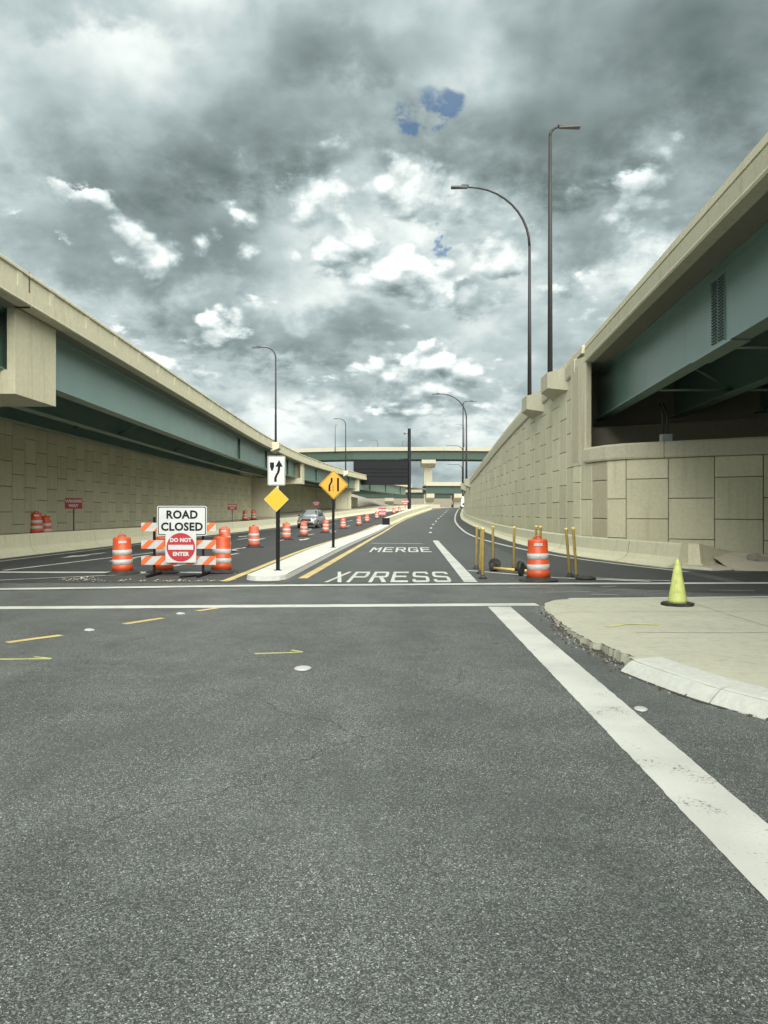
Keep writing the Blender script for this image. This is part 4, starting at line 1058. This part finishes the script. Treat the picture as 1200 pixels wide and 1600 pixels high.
# ------------------------------------------------------------------ signs
def plate(parent, name, outline, y, mat, thick=0.004, cz=0.0):
    m = MB(); m.prism([(a, b + cz) for a, b in outline], y, y + thick, 'y'); return m.build(name, mat, parent, world=False)
def rrect(w, h, r, n=4):
    P = []
    for (cx, cz, a0) in ((w/2-r, h/2-r, 0), (-w/2+r, h/2-r, 90), (-w/2+r, -h/2+r, 180), (w/2-r, -h/2+r, 270)):
        for k in range(n + 1): a = R(a0 + 90*k/n); P.append((cx + r*math.cos(a), cz + r*math.sin(a)))
    return P
def frame_ring(parent, name, outer, inner, y, mat, cz=0.0):
    n = len(outer); m = MB()
    m.add([(a, y, b + cz) for a, b in outer] + [(a, y, b + cz) for a, b in inner], [(i, (i+1) % n, n + (i+1) % n, n + i) for i in range(n)])
    return m.build(name, mat, parent, world=False, fix=False)
def diamond(s): return [(0, s), (-s, 0), (0, -s), (s, 0)]

# barricade with three striped rails
bar = thing('barricade', 'folding barricade with orange and white striped rails and black legs', 'barricade', (-5.12, 19.15, 0.006))
for x in (-0.62, 0.60):
    m = MB(); m.box(x - .028, x + .028, 0.02, 0.07, 0.06, 1.47); up = m.build('upright', 'black_post', bar, world=False)
    m = MB(); m.box(x - .032, x + .032, -0.55, 0.62, 0.0, 0.055); m.build('foot', 'black_post', bar, world=False)
m = MB(); m.tube([(0.60, -0.1, 0.03), (0.2, -0.62, 0.03)], 0.025, 6); m.build('foot', 'black_post', bar, world=False)
for ri, z in enumerate((0.385, 0.785, 1.22)):
    w, h = 1.86, 0.215
    m = MB(); m.box(-w/2, w/2, -0.012, 0.012, z - h/2, z + h/2); rail = m.build('rail', 'reflective_white', bar, world=False)
    k = -w/2 - 0.1 + (0.06 if ri == 1 else 0)
    while k < w/2:
        P = [(k, -h/2), (k + .17, -h/2), (k + .17 + h, h/2), (k + h, h/2)]
        # cut the stripe at the rail ends
        Q = []
        for i in range(4):
            a, b = P[i], P[(i+1) % 4]
            def cross(a, b, lim): t_ = (lim - a[0])/(b[0]-a[0]); return (lim, a[1] + (b[1]-a[1])*t_)
            for lim, inside in ((None, None),): pass
            Q.append(a)
        def clip(poly, lim, sgn):
            out = []
            for i in range(len(poly)):
                a, b = poly[i], poly[(i+1) % len(poly)]
                ia, ib = sgn*(a[0]-lim) >= 0, sgn*(b[0]-lim) >= 0
                if ia: out.append(a)
                if ia != ib:
                    t_ = (lim - a[0])/(b[0]-a[0]); out.append((lim, a[1] + (b[1]-a[1])*t_))
            return out
        Q = clip(clip(Q, -w/2 + .002, 1), w/2 - .002, -1)
        if len(Q) >= 3:
            m = MB(); m.add([(a, -0.0155, b + z) for a, b in Q], [tuple(range(len(Q)))]); m.build('stripe', 'reflective_orange', rail, world=False, fix=False)
        k += 0.40
rc = thing('road_sign', 'white rectangular ROAD CLOSED sign with black border on the barricade', 'sign', (-5.025, 19.1, 0.0))
plate(rc, 'panel', rrect(1.235, 0.745, 0.05), 0.0, 'sign_white', 0.02, 1.38)
frame_ring(rc, 'border', rrect(1.195, 0.705, 0.04), rrect(1.155, 0.665, 0.03), -0.003, 'sign_black', 1.38)
text_part('lettering', 'ROAD', 'sign_black', rc, (0, -0.004, 1.525), 0.275, bold=0.010, sx=0.98, spacing=1.06)
text_part('lettering', 'CLOSED', 'sign_black', rc, (0, -0.004, 1.225), 0.275, bold=0.010, sx=0.98, spacing=1.06)
dn = thing('road_sign', 'red round DO NOT ENTER sign on white square below ROAD CLOSED', 'sign', (-5.04, 19.05, 0.0))
plate(dn, 'panel', rrect(0.76, 0.76, 0.03), 0.0, 'sign_white', 0.02, 0.725)
disc = [(0.355*math.cos(2*math.pi*k/40), 0.355*math.sin(2*math.pi*k/40)) for k in range(40)]
plate(dn, 'disc', disc, -0.004, 'sign_red', 0.003, 0.725)
plate(dn, 'bar', [(-0.31, -0.06), (0.31, -0.06), (0.31, 0.06), (-0.31, 0.06)], -0.008, 'sign_white', 0.003, 0.725)
text_part('lettering', 'DO NOT', 'sign_white', dn, (0, -0.009, 0.90), 0.128, bold=0.007, spacing=1.05)
text_part('lettering', 'ENTER', 'sign_white', dn, (0, -0.009, 0.555), 0.128, bold=0.007, spacing=1.05)

# keep right sign over a plain yellow diamond
kx, ky = -2.70, 19.55
kp = thing('road_sign', 'white keep right sign with black curved arrow, topmost on black post', 'sign', (kx - 0.03, ky - 0.06, 0.12), R(-4))
plate(kp, 'panel', rrect(0.45, 0.745, 0.03), 0.0, 'sign_white', 0.006, 2.53)
frame_ring(kp, 'border', rrect(0.432, 0.727, 0.022), rrect(0.416, 0.711, 0.018), -0.002, 'sign_black', 2.53)
frame_ring(kp, 'rim', rrect(0.452, 0.747, 0.03), rrect(0.432, 0.727, 0.022), -0.0015, 'aluminium', 2.53)
def poly_part(parent, name, pts, y, mat, cz=0.0, cx=0.0):
    m = MB(); n = len(pts); m.add([(a + cx, y, b + cz) for a, b in pts], [tuple(range(n))]); return m.build(name, mat, parent, world=False, fix=False)
poly_part(kp, 'shield', [(-0.165, 0.21), (-0.06, 0.21), (-0.058, 0.10), (-0.085, 0.025), (-0.112, -0.015), (-0.14, 0.025), (-0.165, 0.10)], -0.003, 'sign_black', 2.53)
m = MB()
shaft = [(-0.025, -0.285), (-0.025, -0.19), (0.005, -0.11), (0.045, -0.05), (0.065, 0.03), (0.067, 0.10)]
m.sheet([[(a - .032, -0.003, 2.53 + b), (a + .032, -0.003, 2.53 + b)] for a, b in shaft])
m.add([(-0.028, -0.003, 2.63), (0.165, -0.003, 2.63), (0.068, -0.003, 2.80)], [(0, 1, 2)]); m.build('arrow', 'sign_black', kp, world=False, fix=False)
yd = thing('road_sign', 'plain blank yellow diamond sign below the keep right sign', 'sign', (kx - 0.03, ky - 0.08, 0.12), R(-2))
plate(yd, 'panel', diamond(0.315), 0.0, 'sign_yellow', 0.006, 1.80)
frame_ring(yd, 'rim', diamond(0.318), diamond(0.30), -0.002, 'paint_yellow', 1.80)
sp = thing('sign_post', 'black square post carrying the keep right and blank yellow signs', 'post', (kx, ky, 0.113))
m = MB(); m.box(-0.045, 0.045, -0.045, 0.045, 0, 1.62); m.build('sleeve', 'black_post', sp, world=False)
m = MB(); m.box(-0.022, 0.022, -0.04, 0.03, 1.62, 2.85); m.build('tube', 'aluminium', sp, world=False)
m = MB(); m.box(-0.09, 0.09, -0.09, 0.09, 0, 0.012); m.build('base_plate', 'black_post', sp, world=False)
# lane ends sign
lx, ly = -2.12, 32.1
le = thing('road_sign', 'amber diamond lane ends merge sign on the farther black post', 'sign', (lx + 0.02, ly - 0.07, 0.12))
plate(le, 'panel', diamond(0.61), 0.0, 'sign_amber', 0.006, 2.62)
frame_ring(le, 'border', diamond(0.585), diamond(0.56), -0.002, 'sign_black', 2.62)
frame_ring(le, 'rim', diamond(0.612), diamond(0.585), -0.0015, 'sign_yellow', 2.62)
m = MB(); m.box(0.14, 0.225, -0.004, -0.002, 2.34, 2.90); m.build('lane_bar', 'sign_black', le, world=False)
m = MB(); m.sheet([[(a - .042, -0.003, 2.62 + b), (a + .042, -0.003, 2.62 + b)] for a, b in ((-0.175, -0.28), (-0.175, -0.03), (-0.085, 0.13), (-0.085, 0.28))]); m.build('lane_bar', 'sign_black', le, world=False, fix=False)
for k in range(4):
    m = MB(); m.box(-0.04, -0.012, -0.004, -0.002, 2.34 + 0.07*k, 2.385 + 0.07*k); m.build('lane_dash', 'sign_black', le, world=False)
sp = thing('sign_post', 'black square post carrying the amber lane ends sign', 'post', (lx, ly, 0.113))
m = MB(); m.box(-0.055, 0.055, -0.055, 0.055, 0, 2.05); m.build('sleeve', 'black_post', sp, world=False)
m = MB(); m.box(-0.025, 0.025, -0.05, 0.03, 2.05, 3.15); m.build('tube', 'aluminium', sp, world=False)
m = MB(); m.box(-0.11, 0.11, -0.11, 0.11, 0, 0.012); m.build('base_plate', 'black_post', sp, world=False)

def wrong_way(x, y, z0, zs, w, h, label, rz=0.0, tall=None):
    t = thing('wrong_way_sign', label, 'sign', (x, y, z0), rz, 'red WRONG WAY signs')
    plate(t, 'panel', rrect(w, h, 0.02, 2), 0.0, 'sign_red', 0.006, zs - z0)
    text_part('lettering', 'WRONG', 'sign_white', t, (0, -0.003, zs - z0 + h*0.20), h*0.37, bold=h*.018)
    text_part('lettering', 'WAY', 'sign_white', t, (0, -0.003, zs - z0 - h*0.22), h*0.37, bold=h*.018)
    m = MB(); m.box(-0.03, 0.03, 0.008, 0.06, 0, (tall or zs + h/2) - z0); m.build('post', 'steel_dark', t, world=False)
wrong_way(-15.2, 37.6, 0.6, 2.02, 0.82, 0.52, 'red WRONG WAY sign on thin post before the left wall, nearest', R(8))
wrong_way(-13.3, 67.3, 0.65, 2.04, 0.80, 0.50, 'small red WRONG WAY sign before the wall, above the barricade', R(6))
wrong_way(-9.3, 105.0, gz(105) + 0.62, 2.75, 0.85, 0.55, 'small red WRONG WAY sign on tall pole above the silver car', tall=6.2)
wrong_way(-0.18, 78.0, gz(78) + 0.113, 1.62, 0.80, 0.80, 'red WRONG WAY sign at the black box on the island')
wrong_way(3.2, 116.0, gz(116) + 0.1, 3.05, 0.75, 0.68, 'farthest red WRONG WAY sign at the foot of the black pole')
t = thing('crash_box', 'black box at the nose of the median barrier behind red sign', 'box', (0.22, 77.4, gz(77.4) + 0.113))
m = MB(); m.box(-0.36, 0.36, -0.4, 0.9, 0.0, 0.62); m.build('body', 'black_panel', t, world=False)
m = MB(); m.box(-0.38, 0.38, -0.42, 0.92, 0.62, 0.68); m.build('lid', 'black_panel', t, world=False)

# ------------------------------------------------------------------ big message sign on a single black mast
ms = thing('message_sign', 'large black overhead message sign seen in front of the far overpass', 'sign', (-0.5, 130, 6.2))
m = MB(); m.box(-4.65, 4.55, -0.35, 0.55, 0.0, 4.05); cab = m.build('cabinet', 'black_panel', ms, world=False)
for z in (2.72, 2.1, 1.45): 
    m = MB(); m.box(-4.6, 4.5, -0.43, -0.353, z - 0.05, z + 0.05); m.build('rail', 'black_panel', ms, world=False)
m = MB(); m.box(-4.7, 4.6, -0.42, 0.6, 4.055, 4.16); m.build('hood', 'black_panel', ms, world=False)
for x in (-2.8, -0.4, 2.6, 3.6):
    m = MB(); m.box(x - .06, x + .06, 0.0, 0.14, 4.16, 4.7 if x > 3 else 4.42); m.build('bracket', 'steel_dark', ms, world=False)
mm = thing('sign_mast', 'tall black mast beside the message sign, rising over the overpass', 'mast', (4.3, 130.6, gz(130)))
m = MB(); m.lathe([(0.36, 0), (0.36, 0.2), (0.30, 0.25), (0.27, 14.2), (0.23, 14.3)], 14); m.build('pole', 'black_panel', mm, world=False)
for za in (6.6, 9.0):
    m = MB(); m.tube([(-0.2, 0, za), (-1.4, 0, za)], 0.2, 8); m.build('arm', 'black_panel', mm, world=False)
m = MB(); m.tube([(-0.2, 0, 13.4), (-0.75, 0, 13.45)], 0.05, 6); m.box(-0.95, -0.7, -.1, .1, 13.25, 13.6); m.build('camera_unit', 'steel_dark', mm, world=False)

# ------------------------------------------------------------------ street lamps
def lamp(x, y, zb, H, arm, label, side=-1, rad=0.115, rise=None, head=0.75, yaw=0.0, small=False):
    """side -1: arm to the left of the picture; the arm leaves in a quarter bend"""
    t = thing('street_lamp', label, 'lamp', (x, y, zb), yaw, 'street lamps')
    bend = rise if rise is not None else arm * 0.75
    zc = H - bend
    m = MB(); m.tube([(0, 0, 0.0), (0, 0, zc*0.5), (0, 0, zc)], [rad, rad*0.82, rad*0.62], 6 if small else 12); m.build('pole', 'pole_bronze', t, world=False)
    reach = max(arm - head, 0.2); ex = min(bend * 1.05, reach * 0.96)
    P = [(0, 0, zc - 0.02)]; n = 10
    for k in range(1, n + 1):
        a = R(90 * k / n); P.append((side * ex * (1 - math.cos(a)), 0, zc + bend * math.sin(a)))
    P.append((side * reach, 0, H + 0.02))
    m = MB(); m.tube(P, [rad*0.62 - (rad*0.30) * i / len(P) for i in range(len(P))], 6 if small else 10); m.build('arm', 'pole_bronze', t, world=False)
    m = MB(); a, b = side * (reach - 0.05), side * (reach + head)
    m.add([(a, -0.09, H - .05), (b, -0.17, H - .04), (b, 0.17, H - .04), (a, 0.09, H - .05), (a, -0.08, H + .07), (b, -0.15, H + .03), (b, 0.15, H + .03), (a, 0.08, H + .07)],
          [(0,3,2,1),(4,5,6,7),(0,1,5,4),(1,2,6,5),(2,3,7,6),(3,0,4,7)])
    if not small: m.box(min(side*(reach - .1), side*(reach + .28)), max(side*(reach - .1), side*(reach + .28)), -0.10, 0.10, H + .045, H + .13)
    m.build('luminaire', 'luminaire_grey', t, world=False)
    if not small:
        m = MB(); m.box(-0.19, 0.19, -0.19, 0.19, 0, 0.04); m.build('base_plate', 'pole_bronze', t, world=False)
    return t
nx, ny = flank_normal(41.6); lamp(RW(41.6) - 0.42, 41.6, RZ(41.6) - 0.30, 11.4, 4.25, 'tall dark street lamp on the ramp wall, arm curving far left', -1, rise=3.2, head=0.85)
lamp(RW(36.3) - 0.42, 36.3, RZ(36.3) - 0.30, 11.75, 1.42, 'tallest dark street lamp on ramp wall, short arm pointing right', 1, rise=0.42, head=0.95, rad=0.125)
lamp(RW(92) - 0.42, 92.0, RZ(92) - 0.30, 10.2, 4.1, 'dark street lamp farther along the ramp wall, arm to the left', -1, rise=2.9, rad=0.13)
lamp(RW(101) - 0.42, 101.0, RZ(101) - 0.30, 10.8, 1.75, 'slim street lamp far along the ramp wall, short arm to the right', 1, rise=0.4, rad=0.11)
lamp(RW(150) - 0.4, 150.0, RZ(150) - 0.4, 9.0, 3.3, 'thin far street lamp where the ramp wall disappears, arm left', -1, rise=1.2, small=True, rad=0.14)
lamp(RW(163) - 0.9, 163.0, RZ(163) - 0.4, 5.9, 3.2, 'low thin far street lamp below the overpass near the ramp wall end', -1, rise=1.0, small=True, rad=0.13)
lamp(LF(66.5) + 0.14, 66.5, 7.6, 8.25, 2.05, 'dark street lamp on the left bridge parapet above the keep right sign', -1, rise=0.9, head=0.6, rad=0.10)
lamp(LF(112) + 0.14, 112.0, 7.6, 7.6, 1.75, 'thin street lamp on the left bridge, above the amber diamond sign', -1, rise=0.9, head=0.5, rad=0.11, small=True)
lamp(-16.0, 252.0, 21.0, 9.2, 0.7, 'faint thin lamp on far overpass, left of the parapet lamp', 1, rise=0.3, head=0.3, small=True, rad=0.13)
lamp(-2.0, 252.0, 21.4, 3.8, 3.0, 'short far lamp on the overpass above the message sign, arm left', -1, rise=0.9, small=True, rad=0.13)
lamp(26.3, 252.0, 21.4, 9.0, 3.0, 'faint far lamp on the overpass near the ramp wall lamps', -1, rise=1.8, small=True, rad=0.12)
lamp(6.0, 252.0, 21.4, 3.4, 0.7, 'tiny far mast on the overpass just left of the black mast', 1, rise=0.3, head=0.3, small=True, rad=0.10)

# ------------------------------------------------------------------ silver car coming out of the closed road
car = thing('parked_car', 'silver sport utility car with dark windscreen facing out between the drums', 'car', (-6.75, 71.5, gz(71.5) + 0.01), R(-7))
# local: front towards -y, x to the right as seen from behind the camera; length 4.6, width 1.84, height 1.66
def loft(rings, smooth=True):
    n = len(rings[0]); m = MB(); vs = [p for r in rings for p in r]
    fs = [(j*n+k, j*n+(k+1) % n, (j+1)*n+(k+1) % n, (j+1)*n+k) for j in range(len(rings)-1) for k in range(n)]
    m.add(vs, fs + [tuple(range(n-1, -1, -1)), tuple((len(rings)-1)*n+k for k in range(n))], 0, smooth); return m
def section(y, w, z0, z1, wt):
    return [(-w*.92, y, z0), (-w, y, z0 + .12), (-w, y, (z0+z1)*.5), (-wt, y, z1), (-wt*.5, y, z1 + .03), (wt*.5, y, z1 + .03), (wt, y, z1), (w, y, (z0+z1)*.5), (w, y, z0 + .12), (w*.92, y, z0)]
m = loft([section(-2.28, .62, .34, .74, .56), section(-2.18, .82, .26, .88, .72), section(-1.85, .90, .24, .96, .80), section(-1.1, .92, .24, 1.06, .84), section(0, .92, .24, 1.08, .87), section(1.5, .92, .24, 1.10, .87), section(2.15, .88, .28, 1.08, .82), section(2.3, .74, .40, 1.0, .70)])
m.build('body', 'car_silver', car, world=False)
def cab_ring(y, wb, wt, z0, z1): return [(-wb, y, z0), (-wt, y, z1), (-wt*.6, y, z1 + .035), (wt*.6, y, z1 + .035), (wt, y, z1), (wb, y, z0)]
m = loft([cab_ring(-1.12, .80, .78, 1.03, 1.06), cab_ring(-0.30, .84, .63, 1.06, 1.58), cab_ring(0.4, .85, .64, 1.07, 1.66), cab_ring(1.5, .84, .63, 1.08, 1.62), cab_ring(2.12, .78, .60, 1.05, 1.18)])
m.build('cabin', 'car_silver', car, world=False)
m = MB(); m.add([(-.70, -1.09, 1.085), (.70, -1.09, 1.085), (.57, -0.36, 1.575), (-.57, -0.36, 1.575)], [(0, 1, 2, 3)]); m.build('windscreen', 'car_glass', car, world=False)
for s in (-1, 1):
    m = MB(); m.add([(s*.845, -0.62, 1.13), (s*.865, 1.6, 1.15), (s*.665, 1.35, 1.56), (s*.665, -0.12, 1.56)], [(0, 1, 2, 3)]); m.build('side_window', 'car_glass', car, world=False)
    m = MB(); m.add([(s*.46, -2.275, .74), (s*.80, -2.13, .78), (s*.86, -1.86, .90), (s*.78, -1.95, .93), (s*.48, -2.20, .86)], [(0, 1, 2, 3, 4)])
    m.v = [(x, y - 0.02, z) for x, y, z in m.v]; m.build('headlight', 'head_lamp', car, world=False)
    m = MB(); m.lathe([(0.06, 0), (0.055, 0.02)], 10); m.v = [(x + s*.66, -2.265 - z, y + .46) for x, y, z in m.v]; m.build('fog_lamp', 'head_lamp', car, world=False)
    m = MB(); m.box(min(s*.92, s*1.1), max(s*.92, s*1.1), -0.78, -0.62, 1.08, 1.22); m.build('mirror', 'car_black', car, world=False)
    for yw in (-1.38, 1.40):
        m = MB(); m.tube([(s*.70, yw, .345), (s*.935, yw, .345)], .345, 20); wh = m.build('wheel', 'tyre', car, world=False)
        m = MB(); m.tube([(s*.93, yw, .345), (s*.945, yw, .345)], .235, 16); m.build('rim', 'wheel_alloy', wh, world=False)
        m = MB(); m.tube([(s*.905, yw, .36), (s*.925, yw, .36)], .40, 18); m.build('wheel_arch', 'car_black', car, world=False)
m = MB(); m.box(-.44, .44, -2.31, -2.25, .66, .84); gr = m.build('grille', 'car_black', car, world=False)
m = MB(); m.box(-.40, .40, -2.325, -2.312, .74, .76); m.build('trim', 'aluminium', gr, world=False)
m = MB(); m.box(-.70, .70, -2.29, -2.12, .25, .48); m.build('bumper', 'car_black', car, world=False)
m = MB(); m.box(-.10, .10, -2.335, -2.315, .50, .62); m.build('number_plate', 'sign_white', car, world=False)

# trucks seen under the far bridges
def truck(x, y, label, s=1.0, front=True):
    t = thing('truck', label, 'truck', (x, y, gz(y)), 0, 'far trucks')
    m = MB(); m.box(-1.25, 1.25, 1.0, 9.0, 1.0, 3.9); m.build('cargo_box', 'truck_white', t, world=False)
    m = MB(); m.prism([(-1.2, .5), (-1.2, 2.0), (-.9, 2.9), (1.0, 2.9), (1.0, .5)], -1.15, 1.15, 'x'); m.build('cab', 'truck_white', t, world=False)
    m = MB(); m.add([(-1.0, -1.19, 2.0), (1.0, -1.19, 2.0), (.95, -.93, 2.8), (-.95, -.93, 2.8)], [(0, 1, 2, 3)]); m.build('windscreen', 'car_glass', t, world=False)
    m = MB(); m.box(-.8, .8, -1.25, -1.2, .9, 1.6); m.build('grille', 'car_black', t, world=False)
    for sx in (-1, 1):
        for yw in (-.2, 7.0):
            m = MB(); m.tube([(sx*.75, yw, .5), (sx*1.2, yw, .5)], .5, 12); m.build('wheel', 'tyre', t, world=False)
truck(23.0, 241, 'white truck on the road under the far bridge, nearer one')
truck(27.4, 262, 'white truck under the far bridge, half hidden behind first')
truck(-10.5, 262, 'white vehicle seen under the far bridge left of the sign')

# ------------------------------------------------------------------ road studs
def stud(x, y, rz, label, mat='reflective_white', s=1.0):
    m = MB(); m.lathe([(0.155*s, 0.0), (0.15*s, 0.006), (0.11*s, 0.012), (0.05*s, 0.014)], 18); m.v = [(a, b*1.25 + 0.02*math.sin(a*20), z) for a, b, z in m.v]
    o = m.build('road_stud', mat); o.location = (x, y, 0.003); o.rotation_euler = (0, 0, rz)
    tag(o, label, 'road stud', 'flat studs stuck to the road')
stud(-0.83, 7.84, 0.4, 'white oval stud on the asphalt in the middle of the near lane', s=0.6)
stud(2.08, 6.22, 0.2, 'white oval stud between the thick white line and the kerb', s=0.38)
def marker(x, y, label):
    m = MB(); m.hexa([(-.055, -.05, 0), (.055, -.05, 0), (.055, .05, 0), (-.055, .05, 0), (-.045, -.025, .02), (.045, -.025, .02), (.045, .025, .02), (-.045, .025, .02)])
    t = m.build('road_stud', 'reflective_white'); t.location = (x, y, 0.002); t.rotation_euler = (0, 0, R(-35)); tag(t, label, 'road stud', 'flat studs stuck to the road')
marker(-3.98, 10.38, 'small raised reflector between the first two yellow dashes'); marker(-3.19, 12.05, 'small raised reflector just before the crosswalk line')
# scattered leaves and sand by the stop line
m = MB(); rng = random.Random(21)
for i in range(240):
    x = rng.uniform(-7.6, -3.4); y = 17.6 + rng.gauss(0, .12) + (0.5 * max(0, -x - 6.5)) + rng.random()*0.25
    if rng.random() < 0.35: x = rng.gauss(-7.2, .15); y = 18.3 + rng.gauss(0, .35)
    s = rng.uniform(.012, .04); a = rng.uniform(0, 6.28); c, sn = math.cos(a)*s, math.sin(a)*s
    m.add([(x + c, y + sn, .018), (x - sn*.5, y + c*.5, .03), (x - c, y - sn, .018), (x + sn*.5, y - c*.5, .022)], [(0, 1, 2, 3)])
tag(m.build('leaf_litter', 'sand'), 'dry leaves and sand drifted along the joint by the barricade', 'litter', kind='stuff')
